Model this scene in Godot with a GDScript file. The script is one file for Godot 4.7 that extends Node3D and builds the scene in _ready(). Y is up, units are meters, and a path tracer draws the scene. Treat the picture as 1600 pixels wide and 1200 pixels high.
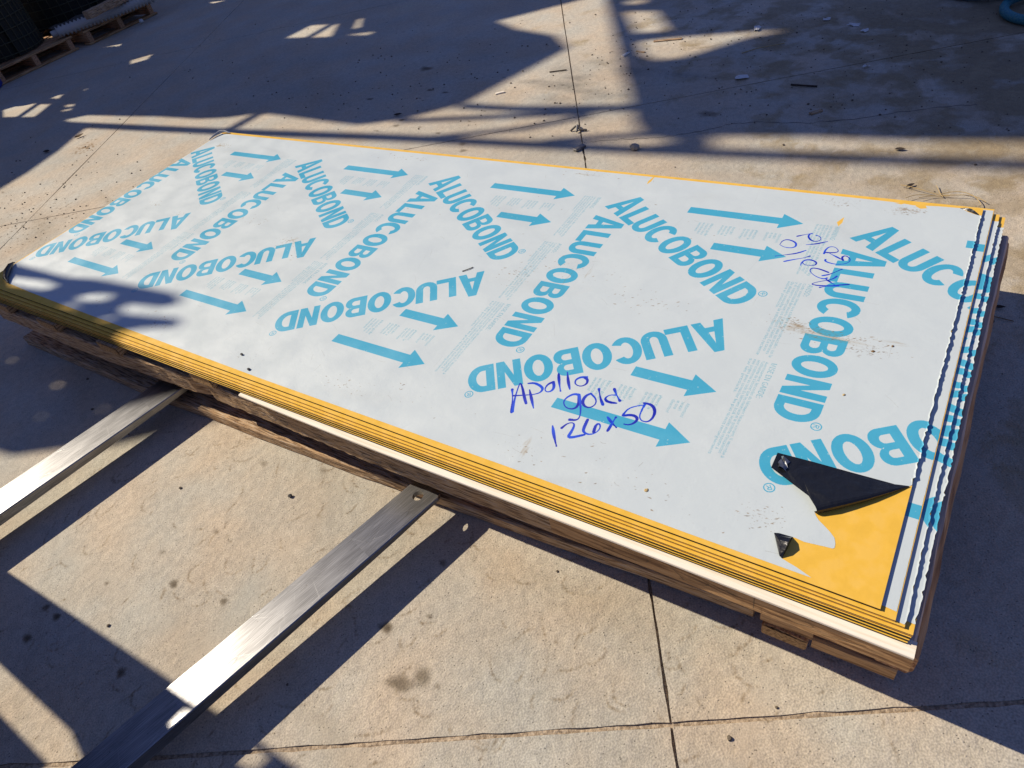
extends Node3D
# World: x along the long side of the stack, z towards the viewer, y up, metres. The stack's top face lies at TOP.
const TOP := 0.30
const PERIOD := 0.7327      # the film's print repeats along the stack
const PX := 1250.0          # print pixels per metre
const PRINT_X := 2.10       # where one repeat of the print begins
var M := {}
var rng := RandomNumberGenerator.new()
var taken := {}

# ---------------------------------------------------------------- naming helpers
func numbered(called: String) -> String:
	if not taken.has(called):
		taken[called] = 0
		return called
	taken[called] += 1
	return "%s_%03d" % [called, taken[called]]

func tag(o: Node, label := "", category := "", group := "", kind := "") -> Node:
	if label: o.set_meta("label", label)
	if category: o.set_meta("category", category)
	if group: o.set_meta("group", group)
	if kind: o.set_meta("kind", kind)
	return o

func thing(called: String, label: String, category: String, at := Vector3.ZERO, turn := 0.0, group := "") -> Node3D:
	var o := Node3D.new()
	o.name = numbered(called)
	add_child(o, true)
	o.position = at
	o.rotation.y = turn
	tag(o, label, category, group)
	return o

func obj(called: String, mesh: Mesh, mat: Material, parent: Node = self) -> MeshInstance3D:
	var o := MeshInstance3D.new()
	o.name = numbered(called) if parent == self else called
	o.mesh = mesh
	if mat: o.material_override = mat
	parent.add_child(o, true)
	return o

# ---------------------------------------------------------------- mesh helpers
func start() -> SurfaceTool:
	var st := SurfaceTool.new()
	st.begin(Mesh.PRIMITIVE_TRIANGLES)
	return st

func face(st: SurfaceTool, pts: Array, n: Vector3, uvs := []) -> void:   # a flat convex face that looks towards n
	var a: Vector3 = pts[0]
	for i in range(1, pts.size() - 1):
		var order := [0, i, i + 1]
		var g: Vector3 = (pts[i] - a).cross(pts[i + 1] - a)
		if g.length_squared() < 1e-16: continue
		var nn := g.normalized()
		if g.dot(n) > 0.0: order = [0, i + 1, i]
		else: nn = -nn
		for k in order:
			st.set_normal(nn)
			if uvs.size(): st.set_uv(uvs[k])
			st.add_vertex(pts[k])

func smooth_quad(st: SurfaceTool, p: Array, n: Array) -> void:
	var mid: Vector3 = n[0] + n[1] + n[2] + n[3]
	for t in [[0, 1, 2], [0, 2, 3]]:
		var o: Array = t
		if (p[t[1]] - p[t[0]]).cross(p[t[2]] - p[t[0]]).dot(mid) > 0.0: o = [t[0], t[2], t[1]]
		for k in o:
			st.set_normal(n[k].normalized())
			st.add_vertex(p[k])

# a board along its own x, chamfered, with uneven faces; centre of its bottom left end at the origin of x
func plank_mesh(length: float, high: float, wide: float, uneven := 0.0015, seed_ := 1, chamfer := 0.004, bow := 0.0, ragged := 0.0, steps := 0) -> ArrayMesh:
	var r := RandomNumberGenerator.new()
	r.seed = seed_
	var st := start()
	var n := steps if steps else clampi(int(length / 0.06), 2, 40)
	var c := chamfer
	var sec := [Vector2(-wide / 2 + c, 0), Vector2(wide / 2 - c, 0), Vector2(wide / 2, c), Vector2(wide / 2, high - c), Vector2(wide / 2 - c, high), Vector2(-wide / 2 + c, high), Vector2(-wide / 2, high - c), Vector2(-wide / 2, c)]
	var rings := []
	for i in n + 1:
		var t := float(i) / n
		var ring := []
		for k in 8:
			var j := Vector2(r.randf_range(-1, 1), r.randf_range(-1, 1)) * uneven
			var endshift := 0.0
			if i == 0 or i == n: endshift = r.randf_range(-1, 1) * ragged
			ring.append(Vector3(t * length + endshift, sec[k].y + j.y + bow * sin(PI * t), sec[k].x + j.x))
		rings.append(ring)
	for i in n:
		for k in 8:
			var k2 := (k + 1) % 8
			var d: Vector2 = sec[k2] - sec[k]
			var nrm := Vector3(0, -d.x, d.y)
			face(st, [rings[i][k], rings[i][k2], rings[i + 1][k2], rings[i + 1][k]], nrm)
	face(st, rings[0], Vector3(-1, 0, 0))
	face(st, rings[n], Vector3(1, 0, 0))
	return st.commit()

func box_into(st: SurfaceTool, lo: Vector3, hi: Vector3) -> void:
	var c := (lo + hi) / 2
	var h := (hi - lo) / 2
	for ax in 3:
		for s in [-1.0, 1.0]:
			var n := Vector3.ZERO
			n[ax] = s
			var u := Vector3.ZERO
			var v := Vector3.ZERO
			u[(ax + 1) % 3] = h[(ax + 1) % 3]
			v[(ax + 2) % 3] = h[(ax + 2) % 3]
			var m: Vector3 = c + n * h[ax]
			face(st, [m - u - v, m + u - v, m + u + v, m - u + v], n)

func box_mesh(size: Vector3, c := 0.004) -> ArrayMesh:     # chamfered, centred
	var st := start()
	var h := size / 2
	var k := Vector3(c, c, c)
	for ax in 3:
		for s in [-1.0, 1.0]:
			var n := Vector3.ZERO
			n[ax] = s
			var u := Vector3.ZERO
			var v := Vector3.ZERO
			u[(ax + 1) % 3] = h[(ax + 1) % 3] - c
			v[(ax + 2) % 3] = h[(ax + 2) % 3] - c
			var m: Vector3 = n * h[ax]
			face(st, [m - u - v, m + u - v, m + u + v, m - u + v], n)
	for ax in 3:                                           # twelve chamfers
		var b := (ax + 1) % 3
		var d := (ax + 2) % 3
		for sb in [-1.0, 1.0]:
			for sd in [-1.0, 1.0]:
				var p := []
				for e in [[-1, 0], [1, 0], [1, 1], [-1, 1]]:
					var q := Vector3.ZERO
					q[ax] = e[0] * (h[ax] - c)
					q[b] = sb * (h[b] - (c if e[1] else 0.0))
					q[d] = sd * (h[d] - (0.0 if e[1] else c))
					p.append(q)
				var n := Vector3.ZERO
				n[b] = sb
				n[d] = sd
				face(st, p, n)
	for sx in [-1.0, 1.0]:
		for sy in [-1.0, 1.0]:
			for sz in [-1.0, 1.0]:
				var s := Vector3(sx, sy, sz)
				face(st, [s * (h - Vector3(0, c, c)), s * (h - Vector3(c, 0, c)), s * (h - Vector3(c, c, 0))], s)
	return st.commit()

func extrude_into(st: SurfaceTool, poly: PackedVector2Array, y0: float, y1: float) -> void:   # poly holds x and z
	var idx := Geometry2D.triangulate_polygon(poly)
	for i in range(0, idx.size(), 3):
		for e in [[y1, 1.0], [y0, -1.0]]:
			face(st, [Vector3(poly[idx[i]].x, e[0], poly[idx[i]].y), Vector3(poly[idx[i + 1]].x, e[0], poly[idx[i + 1]].y), Vector3(poly[idx[i + 2]].x, e[0], poly[idx[i + 2]].y)], Vector3(0, e[1], 0))
	var turn := -1.0 if Geometry2D.is_polygon_clockwise(poly) else 1.0
	for i in poly.size():
		var a := poly[i]
		var b := poly[(i + 1) % poly.size()]
		var d := (b - a) * turn
		face(st, [Vector3(a.x, y0, a.y), Vector3(b.x, y0, b.y), Vector3(b.x, y1, b.y), Vector3(a.x, y1, a.y)], Vector3(d.y, 0, -d.x))

func tube_into(st: SurfaceTool, path: Array, radius: Array, sides := 10, closed := false) -> void:
	var n := path.size()
	var rings := []
	var norms := []
	var up := Vector3(0.1, 1, 0.05).normalized()
	for i in n:
		var a: Vector3 = path[(i - 1 + n) % n if closed else maxi(i - 1, 0)]
		var b: Vector3 = path[(i + 1) % n if closed else mini(i + 1, n - 1)]
		var t := (b - a).normalized()
		var s := t.cross(up)
		if s.length() < 0.05: s = t.cross(Vector3.RIGHT)
		s = s.normalized()
		var u := s.cross(t)
		var ring := []
		var nr := []
		for k in sides:
			var an := TAU * k / sides
			var d := s * cos(an) + u * sin(an)
			nr.append(d)
			ring.append(path[i] + d * radius[i % radius.size()])
		rings.append(ring)
		norms.append(nr)
	for i in (n if closed else n - 1):
		var j := (i + 1) % n
		for k in sides:
			var l := (k + 1) % sides
			smooth_quad(st, [rings[i][k], rings[i][l], rings[j][l], rings[j][k]], [norms[i][k], norms[i][l], norms[j][l], norms[j][k]])
	if not closed:
		face(st, rings[0], path[0] - path[1])
		face(st, rings[n - 1], path[n - 1] - path[n - 2])

func pts2(text: String, scale := 1.0) -> PackedVector2Array:
	var out := PackedVector2Array()
	for w in text.split(" ", false):
		var p := w.split(",")
		out.append(Vector2(float(p[0]), float(p[1])) * scale)
	return out

func rounded(p: PackedVector2Array, times := 2) -> PackedVector2Array:   # corner cutting
	for t in times:
		if p.size() < 3: return p
		var q := PackedVector2Array([p[0]])
		for i in p.size() - 1:
			q.append(p[i].lerp(p[i + 1], 0.25))
			q.append(p[i].lerp(p[i + 1], 0.75))
		q.append(p[p.size() - 1])
		p = q
	return p

# ---------------------------------------------------------------- material helpers
func lin(r: float, g: float, b: float) -> Color:
	return Color(r, g, b).linear_to_srgb()

func noise_tex(seed_: int, freq: float, stops: Array, octaves := 5, size := 512, kind := FastNoiseLite.TYPE_SIMPLEX_SMOOTH, warp := 0.0, normal := false, strength := 4.0) -> NoiseTexture2D:
	var n := FastNoiseLite.new()
	n.seed = seed_
	n.noise_type = kind
	n.frequency = freq
	n.fractal_octaves = octaves
	if warp > 0.0:
		n.domain_warp_enabled = true
		n.domain_warp_amplitude = warp
		n.domain_warp_frequency = freq * 0.7
	var t := NoiseTexture2D.new()
	t.width = size
	t.height = size
	t.seamless = true
	t.noise = n
	if normal:
		t.as_normal_map = true
		t.bump_strength = strength
	elif stops.size():
		var g := Gradient.new()
		var o := PackedFloat32Array()
		var c := PackedColorArray()
		for s in stops:
			o.append(s[0])
			c.append(s[1])
		g.offsets = o
		g.colors = c
		t.color_ramp = g
	return t

func mat(color: Color, rough := 0.8, metal := 0.0) -> StandardMaterial3D:
	var m := StandardMaterial3D.new()
	m.albedo_color = color
	m.roughness = rough
	m.metallic = metal
	return m

func grained(seed_: int, stops: Array, scale: Vector3, rough := 0.85, metal := 0.0, freq := 0.02, bump := 3.0, warp := 12.0, octaves := 5) -> StandardMaterial3D:
	var m := mat(Color.WHITE, rough, metal)
	m.albedo_texture = noise_tex(seed_, freq, stops, octaves, 512, FastNoiseLite.TYPE_SIMPLEX_SMOOTH, warp)
	m.uv1_triplanar = true
	m.uv1_scale = scale
	m.uv1_triplanar_sharpness = 4.0
	if bump > 0.0:
		m.normal_enabled = true
		m.normal_texture = noise_tex(seed_ + 1, freq * 1.3, [], 4, 512, FastNoiseLite.TYPE_SIMPLEX_SMOOTH, warp, true, bump)
		m.normal_scale = 0.7
	return m

# ---------------------------------------------------------------- drawing on pictures
func fill_contours(img: Image, contours: Array, color: Color) -> void:   # even-odd, in pixels
	var lo := 1e9
	var hi := -1e9
	for c in contours:
		for p in c:
			lo = minf(lo, p.y)
			hi = maxf(hi, p.y)
	var w := img.get_width()
	for y in range(maxi(0, int(ceil(lo - 0.5))), mini(img.get_height() - 1, int(floor(hi - 0.5))) + 1):
		var yc := y + 0.5
		var xs := []
		for c in contours:
			var n: int = c.size()
			for i in n:
				var a: Vector2 = c[i]
				var b: Vector2 = c[(i + 1) % n]
				if (a.y <= yc) != (b.y <= yc):
					xs.append(a.x + (yc - a.y) / (b.y - a.y) * (b.x - a.x))
		xs.sort()
		for i in range(0, xs.size() - 1, 2):
			var x0 := maxi(0, int(round(xs[i])))
			var x1 := mini(w, int(round(xs[i + 1])))
			if x1 > x0: img.fill_rect(Rect2i(x0, y, x1 - x0, 1), color)

func dab(img: Image, x: int, y: int, c: Color, a: float) -> void:
	if x < 0 or y < 0 or x >= img.get_width() or y >= img.get_height(): return
	img.set_pixel(x, y, img.get_pixel(x, y).lerp(c, a))

func blot(img: Image, at: Vector2, rx: float, ry: float, turn: float, c: Color, a: float, soft := 0.5, r: RandomNumberGenerator = null) -> void:
	var ex := sqrt(pow(rx * cos(turn), 2) + pow(ry * sin(turn), 2)) * 1.25 + 0.5
	var ey := sqrt(pow(rx * sin(turn), 2) + pow(ry * cos(turn), 2)) * 1.25 + 0.5
	var p1 := 0.0
	var p2 := 0.0
	if r:
		p1 = r.randf() * TAU
		p2 = r.randf() * TAU
	for y in range(maxi(0, int(at.y - ey)), mini(img.get_height() - 1, int(at.y + ey)) + 1):
		for x in range(maxi(0, int(at.x - ex)), mini(img.get_width() - 1, int(at.x + ex)) + 1):
			var d := (Vector2(x, y) - at).rotated(-turn)
			var q := Vector2(d.x / rx, d.y / ry)
			var an := q.angle()
			var k := q.length() * (1.0 + 0.15 * sin(an * 3.0 + p1) + 0.1 * sin(an * 5.0 + p2))
			if k < 1.0: dab(img, x, y, c, a * clampf((1.0 - k) / soft, 0.0, 1.0))

func stroke(img: Image, p: PackedVector2Array, width: float, c: Color, c2: Color, taper := true) -> void:
	for i in p.size() - 1:
		var n := maxi(1, int(p[i].distance_to(p[i + 1]) / 0.8))
		for k in n:
			var t := float(k) / n
			var q := p[i].lerp(p[i + 1], t)
			var f := (i + t) / (p.size() - 1)
			var w := width * (0.82 + 0.36 * sin(f * 7.0 + p[0].x)) / 2.0 if taper else width / 2.0
			for y in range(int(floor(q.y - w)), int(ceil(q.y + w)) + 1):
				for x in range(int(floor(q.x - w)), int(ceil(q.x + w)) + 1):
					var d := Vector2(x, y).distance_to(q)
					if d < w: dab(img, x, y, c.lerp(c2, clampf(d / w, 0.0, 1.0) * (0.5 + 0.5 * sin(f * 5.0 + p[0].y))), 1.0)

# ---------------------------------------------------------------- the film's print
func arc(cx: float, cy: float, rx: float, ry: float, a0: float, a1: float, n := 18) -> Array:
	var out := []
	for i in n + 1:
		var a := deg_to_rad(lerpf(a0, a1, float(i) / n))
		out.append(Vector2(cx + rx * cos(a), cy + ry * sin(a)))
	return out

func glyph(ch: String) -> Array:          # contours in millimetres, baseline at 0, capital height 95
	match ch:
		"A": return [[Vector2(0, 0), Vector2(29, 112), Vector2(52, 112), Vector2(79, 0), Vector2(55, 0), Vector2(50, 23), Vector2(28, 23), Vector2(23, 0)], [Vector2(32, 41), Vector2(40, 82), Vector2(46, 41)]]
		"L": return [[Vector2(0, 0), Vector2(59, 0), Vector2(59, 20), Vector2(22, 20), Vector2(22, 95), Vector2(0, 95)]]
		"U": return [[Vector2(0, 95)] + arc(32, 32, 32, 34, 180, 360) + [Vector2(64, 95), Vector2(42, 95)] + arc(32, 32, 10.5, 14, 360, 180) + [Vector2(21.5, 95)]]
		"C": return [arc(37, 47.5, 37, 49, 33, 327, 32) + arc(36, 47.5, 14.5, 29, 316, 44, 24)]
		"O": return [arc(36, 47.5, 36, 49, 0, 360, 40), arc(36, 47.5, 14.5, 29, 0, 360, 32)]
		"B": return [[Vector2(0, 0)] + arc(40, 26.5, 25, 26.5, -90, 72) + arc(38, 71, 24, 24, -72, 90) + [Vector2(0, 95)], [Vector2(21, 18)] + arc(36, 29, 9.5, 11, -90, 90, 8) + [Vector2(21, 40)], [Vector2(21, 57)] + arc(35, 67, 9, 10, -90, 90, 8) + [Vector2(21, 77)]]
		"N": return [[Vector2(0, 0), Vector2(0, 95), Vector2(21, 95), Vector2(42, 39), Vector2(42, 95), Vector2(62, 95), Vector2(62, 0), Vector2(41, 0), Vector2(20, 56), Vector2(20, 0)]]
		"D": return [[Vector2(0, 0)] + arc(29, 47.5, 38, 47.5, -90, 90) + [Vector2(0, 95)], [Vector2(21, 20)] + arc(28, 47.5, 18, 27.5, -90, 90) + [Vector2(21, 75)]]
	return []

func put(tile: Image, contours: Array, at: Vector2, along: Vector2, s: float, color: Color) -> void:   # at: panel metres; along: reading direction; s: metres per unit
	var up := Vector2(along.y, -along.x)
	for shift in [-1, 0, 1]:
		var out := []
		for c in contours:
			var q := PackedVector2Array()
			for p in c:
				var w: Vector2 = at + (along * p.x + up * p.y) * s
				q.append(Vector2((w.x - PRINT_X + shift * PERIOD) * PX, w.y * PX))
			out.append(q)
		fill_contours(tile, out, color)

func small_text(tile: Image, text: String, at: Vector2, along: Vector2, high: float, long: float, color: Color) -> void:
	var font := SystemFont.new()
	font.font_names = PackedStringArray(["Droid Sans"])
	var tm := TextMesh.new()
	tm.text = text
	tm.font = font
	tm.font_size = 16
	tm.pixel_size = 1.0
	tm.depth = 0.0
	tm.curve_step = 4.0
	tm.horizontal_alignment = HORIZONTAL_ALIGNMENT_LEFT
	var arr := tm.get_mesh_arrays()
	if arr.is_empty(): return
	var v: PackedVector3Array = arr[Mesh.ARRAY_VERTEX]
	var idx: PackedInt32Array = arr[Mesh.ARRAY_INDEX] if arr[Mesh.ARRAY_INDEX] != null else PackedInt32Array(range(v.size()))
	var lo := Vector2(1e9, 1e9)
	var hi := -lo
	for p in v:
		lo = lo.min(Vector2(p.x, p.y))
		hi = hi.max(Vector2(p.x, p.y))
	var sx := high / 12.0
	if long > 0.0: sx = long / (hi.x - lo.x)
	var sy := high / 12.0
	var up := Vector2(along.y, -along.x)
	var mid := (lo.y + hi.y) / 2
	for shift in [-1, 0, 1]:
		var q := PackedVector2Array()
		for p in v:
			var w := at + along * ((p.x - lo.x) * sx) + up * ((p.y - mid) * sy)
			q.append(Vector2((w.x - PRINT_X + shift * PERIOD) * PX, w.y * PX))
		if q[0].x < -300 or q[0].x > tile.get_width() + 300: continue
		for i in range(0, idx.size(), 3):
			fill_contours(tile, [[q[idx[i]], q[idx[i + 1]], q[idx[i + 2]]]], color)

func print_tile() -> Image:
	var w := int(round(PERIOD * PX))
	var h := int(round(1.27 * PX))
	var tile := Image.create(w, h, false, Image.FORMAT_RGB8)
	tile.fill(M.film_white)
	var cyan: Color = M.film_cyan
	var teal: Color = M.film_teal
	var words := [["A", 0], ["L", 87], ["U", 144], ["C", 210], ["O", 283], ["B", 359], ["O", 428], ["N", 506], ["D", 574]]
	for way in [[Vector2(2.915, 0.269), Vector2(0, 1), 1.0], [Vector2(2.187, 0.215), Vector2(0.82, 0.572), 1.025], [Vector2(2.718, 0.634), Vector2(-0.8125, 0.583), 1.03]]:
		for g in words:
			put(tile, glyph(g[0]), way[0] + way[1] * g[1] * 0.001 * way[2], way[1], 0.001 * way[2], cyan)
		var up := Vector2(way[1].y, -way[1].x)
		var c: Vector2 = way[0] + way[1] * 0.640 * way[2] + up * 0.096
		put(tile, [arc(0, 0, 11.5, 11.5, 0, 360, 24), arc(0, 0, 9.3, 9.3, 0, 360, 24)], c, way[1], 0.001, cyan)
		put(tile, [[Vector2(-4, -6), Vector2(-4, 6), Vector2(2, 6), Vector2(4.5, 4.5), Vector2(4.5, 1), Vector2(1.5, -0.4), Vector2(5, -6), Vector2(3, -6), Vector2(-0.6, -0.3), Vector2(-2.4, -0.3), Vector2(-2.4, -6)], [Vector2(-2.4, 1.2), Vector2(1.5, 1.2), Vector2(3, 2.2), Vector2(3, 3.6), Vector2(1.6, 4.5), Vector2(-2.4, 4.5)]], c, way[1], 0.001, cyan)
	for a in [[2.454, 0.1755], [2.586, 0.3415], [2.586, 0.883], [2.454, 1.0445]]:
		var t := 2.790
		put(tile, [[Vector2(a[0], 0.0165), Vector2(2.727, 0.0165), Vector2(2.727, 0.038), Vector2(t, 0), Vector2(2.727, -0.038), Vector2(2.727, -0.0165), Vector2(a[0], -0.0165)]], Vector2(0, a[1]), Vector2(1, 0), 1.0, cyan)
	var notes := [["Mise en garde!", "Installer dans", "une direction", "seulement"], ["Atenção!", "Respeitar a", "direção de", "montagem"], ["¡Atención!", "Respetar la", "dirección", "de montaje"], ["Attention!", "Install", "in one", "direction!"]]
	for z in [0.234, 0.934]:
		for k in 4:
			for l in 4:
				small_text(tile, notes[k][l], Vector2(2.548 + k * 0.066 - l * 0.0115, z + k * 0.0015), Vector2(0, 1), 0.0075, 0.0, teal)
	var heads := [["WARNING:", 0.168, 0.07], ["AVISO:", 0.443, 0.05], ["MISE EN GARDE:", 0.753, 0.117]]
	var body := [
		["Local building codes vary. It is the responsibility", "of the user to ensure that the materials and the", "system meet the local building code. Please refer", "to the latest product information for details on", "the use of these products."],
		["Cada zona tiene sus códigos de construcción. Es la", "responsabilidad del usuario asegurar que los materiales", "y el sistema cumplan los códigos locales. En caso", "de duda consulte la información más reciente", "sobre el producto."],
		["Avertissement: les codes du bâtiment locaux varient. Il incombe à", "l'utilisateur de s'assurer que les matériaux et le système d'installation", "sont conformes au code du bâtiment local. Veuillez vous reporter à", "nos pages pour consulter les plus récents renseignements", "sur les produits."]]
	for k in 3:
		small_text(tile, heads[k][0], Vector2(2.880, heads[k][1]), Vector2(0, 1), 0.0125, heads[k][2], teal)
		for l in 5:
			var long: float = [0.24, 0.292, 0.305][k] * (1.0 if l < 4 else 0.4) * (1.0 - 0.03 * (l % 3))
			small_text(tile, body[k][l], Vector2(2.864 - l * 0.0094, heads[k][1]), Vector2(0, 1), 0.0068, long, teal)
	var r := RandomNumberGenerator.new()      # pin holes in the ink
	r.seed = 5
	for i in 2600:
		var x := r.randi() % w
		var y := r.randi() % h
		if tile.get_pixel(x, y).r < 0.6 and r.randf() < 0.3:
			blot(tile, Vector2(x, y), r.randf_range(1.0, 3.2), r.randf_range(1.0, 2.2), r.randf() * 3.0, M.film_white, 0.8, 0.6, r)
	return tile

func film_pictures(tile: Image) -> Array:
	var out := []
	var r := RandomNumberGenerator.new()
	r.seed = 77
	var low := FastNoiseLite.new()
	low.frequency = 0.004
	low.fractal_octaves = 4
	for half in 2:
		var x0 := -0.02 + half * 1.6384
		var img := Image.create(2048, tile.get_height(), false, Image.FORMAT_RGB8)
		img.fill(M.film_white)
		for k in range(-5, 4):
			var dx := int(round((PRINT_X + k * PERIOD - x0) * PX))
			img.blit_rect(tile, Rect2i(0, 0, tile.get_width(), tile.get_height()), Vector2i(dx, 0))
		# faint handling marks: broad grey sweeps and fine scratches
		for i in 14:
			var p := Vector2(r.randf() * 2048, r.randf() * img.get_height())
			blot(img, p, r.randf_range(60, 260), r.randf_range(15, 60), r.randf_range(-0.5, 0.9), Color(0.60, 0.60, 0.58) if i % 2 else Color(0.93, 0.95, 0.97), 0.08, 1.0, r)
		for i in 70:
			var p := Vector2(r.randf() * 2048, r.randf() * img.get_height())
			var d := Vector2.from_angle(r.randf_range(-0.4, 2.0)) * r.randf_range(15, 90)
			var q := PackedVector2Array([p, p + d * 0.5 + Vector2(r.randf_range(-3, 3), r.randf_range(-3, 3)), p + d])
			for j in 2:
				for s in 40:
					var e := q[j].lerp(q[j + 1], s / 40.0)
					dab(img, int(e.x), int(e.y), Color(0.55, 0.54, 0.5), r.randf() * 0.35)
		# soil, by place on the panel: x, z, spread along, spread across, specks, darkness
		for s in ["2.95,.62,.13,.022,260,.5", "2.88,.6,.05,.02,120,.45", "3.05,.645,.05,.02,70,.9", "3.03,.052,.04,.022,150,.55", "2.86,.05,.05,.02,50,.6", "2.06,.035,.11,.02,90,.45", "1.3,.05,.12,.02,40,.45", "1.16,.06,.1,.02,40,.6", "0.12,.12,.05,.03,120,.45", "0.25,.63,.05,.03,50,.7", "0.47,.66,.05,.03,30,.7", "0.9,.62,.09,.04,60,.6", "1.15,.69,.06,.03,90,.6", "1.27,.75,.03,.03,30,.7",
			"2.28,.55,.15,.05,60,.7", "2.5,.62,.15,.05,60,.5", "2.1,.62,.06,.05,90,.55", "0.7,1.18,.16,.05,70,.9", "1.05,1.19,.07,.03,110,1.", "1.5,1.2,.1,.03,20,.9", "1.9,1.19,.08,.03,50,.6", "2.1,1.14,.15,.05,25,.7", "2.46,1.2,.06,.04,40,.6", "2.7,1.19,.2,.06,45,.6", "2.98,1.17,.05,.03,70,.7", "2.6,.3,.3,.2,30,.4", "1.8,.3,.5,.2,40,.4"]:
			var a: PackedStringArray = s.split(",")
			for i in int(float(a[4]) * 1.4):
				var p := Vector2(r.randfn(float(a[0]), float(a[2]) * 0.5), r.randfn(float(a[1]), float(a[3]) * 0.5))
				var sz := pow(r.randf(), 4.0) * 3.6 + 0.6
				var tone := Color(0.55, 0.44, 0.31).lerp(Color(0.30, 0.26, 0.22), r.randf() * float(a[5]))
				blot(img, Vector2((p.x - x0) * PX, p.y * PX), sz * r.randf_range(1, 2.2), sz * 0.6, r.randf_range(-0.9, 0.3), tone, r.randf_range(0.3, 0.85), 0.7, r)
		# smears and rubs where soil was dragged
		for s in ["2.95,.62,.10,.012,.38", "2.89,.608,.03,.012,.5", "3.03,.045,.03,.006,.4", "0.115,.125,.025,.012,.7", "2.05,.04,.05,.004,.35", "2.3,.56,.004,.03,.25", "1.17,.68,.02,.012,.4", "2.46,1.19,.008,.03,.4", "2.25,.6,.003,.04,.3", "3.1,.6,.04,.004,.3"]:
			var a: PackedStringArray = s.split(",")
			for i in 8:
				blot(img, Vector2((float(a[0]) + r.randfn(0, float(a[2]) * 0.5) - x0) * PX, (float(a[1]) + r.randfn(0, float(a[3]) * 0.6)) * PX), float(a[2]) * PX * 0.5, float(a[3]) * PX * 0.5, r.randf_range(-0.2, 0.2), Color(0.60, 0.51, 0.38), float(a[4]) * 0.6, 1.0, r)
		# nicks through which the yellow paint shows
		for s in ["2.262,.040 2.266,.060 2.272,.040 2.272,.012 2.268,.012", "2.872,.148 2.880,.166 2.886,.146 2.884,.118", "3.045,.022 3.06,.034 3.075,.028 3.07,.016 3.05,.014", "2.99,.016 3.01,.022 3.02,.014"]:
			var c := PackedVector2Array()
			for p in pts2(s): c.append(Vector2((p.x - x0) * PX, p.y * PX))
			fill_contours(img, [c], M.yellow_paint)
		# handwriting in blue marker
		for hand in [["2373,1109 2353,1071 2334,1042|2374,1107 2356,1066 2344,1028 2341,1013 2358,1031 2376,1054 2392,1072|2376,1028 2397,1054 2417,1079|2362,1010 2376,1003 2397,1007 2407,1015 2406,1028 2394,1039 2373,1049 2347,1061|2419,984 2410,995 2410,1012 2419,1021 2430,1014 2430,999 2419,984|2417,953 2433,980 2451,1006|2436,942 2453,970 2470,993|2489,941 2474,946 2467,960 2474,973 2490,975 2500,962 2495,947 2485,944|2499,1001 2486,1002 2475,1018 2474,1036 2489,1050 2508,1048 2514,1032 2499,1001|2499,1001 2520,1033 2534,1063 2531,1076 2514,1080|2523,987 2515,999 2516,1017 2527,1030 2542,1030 2550,1016 2544,999 2523,987|2535,967 2549,990 2567,1011|2581,971 2567,976 2561,989 2569,997 2582,997 2594,994|2569,954 2582,970 2598,985", 5.6],
			["2487,1111 2504,1136 2525,1162|2510,1109 2515,1093 2525,1085 2533,1089 2536,1107 2536,1133 2568,1108|2554,1065 2557,1088 2560,1100 2571,1105 2583,1101 2592,1088 2591,1072 2582,1065 2579,1076 2584,1094|2593,1041 2610,1054 2626,1063|2611,1035 2611,1057 2611,1080|2657,976 2640,986 2626,1000 2623,1018 2623,1026 2636,1017 2650,1015 2659,1022 2657,1036 2647,1046 2636,1047|2656,976 2656,992 2659,1015 2670,1025 2684,1022 2689,1006 2686,987 2676,974 2664,970 2651,972", 5.6],
			["2902,447 2922,434 2964,416|2941,429 2911,438 2893,441 2878,440 2890,427 2915,411 2925,401 2929,390|2933,428 2906,409|2906,380 2882,371 2864,371 2860,383 2872,399 2890,409 2904,410 2909,404|2895,398 2911,388 2934,357|2834,368 2833,355 2839,341 2854,337 2869,345 2869,358 2856,363 2841,363 2833,352|2790,362 2811,347 2833,334 2846,321|2762,344 2789,330 2811,318 2830,298|2758,290 2758,272 2768,260 2784,263 2797,272 2800,289 2789,298 2772,298 2760,291", 3.8],
			["2886,327 2886,333 2894,338 2909,341 2926,339 2940,329 2945,314 2935,300 2926,298 2921,307 2928,320|2929,320 2889,297|2876,302 2875,286 2880,268 2894,264 2907,278 2906,288 2891,294 2877,296|2823,273 2848,262 2872,244|2837,223 2847,226 2853,237 2849,249 2835,253 2823,243 2817,230 2820,218|2790,239 2805,228 2824,216", 3.8]]:
			if half == 0: continue
			for line in hand[0].split("|"):
				var q := PackedVector2Array()
				for p in rounded(pts2(line, 0.001)): q.append(Vector2((p.x - x0) * PX, p.y * PX))
				stroke(img, q, hand[1] * PX / 1000.0 * 1.15, Color(0.03, 0.10, 0.66), Color(0.10, 0.32, 0.86))
		out.append(ImageTexture.create_from_image(img))
	return out

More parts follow.
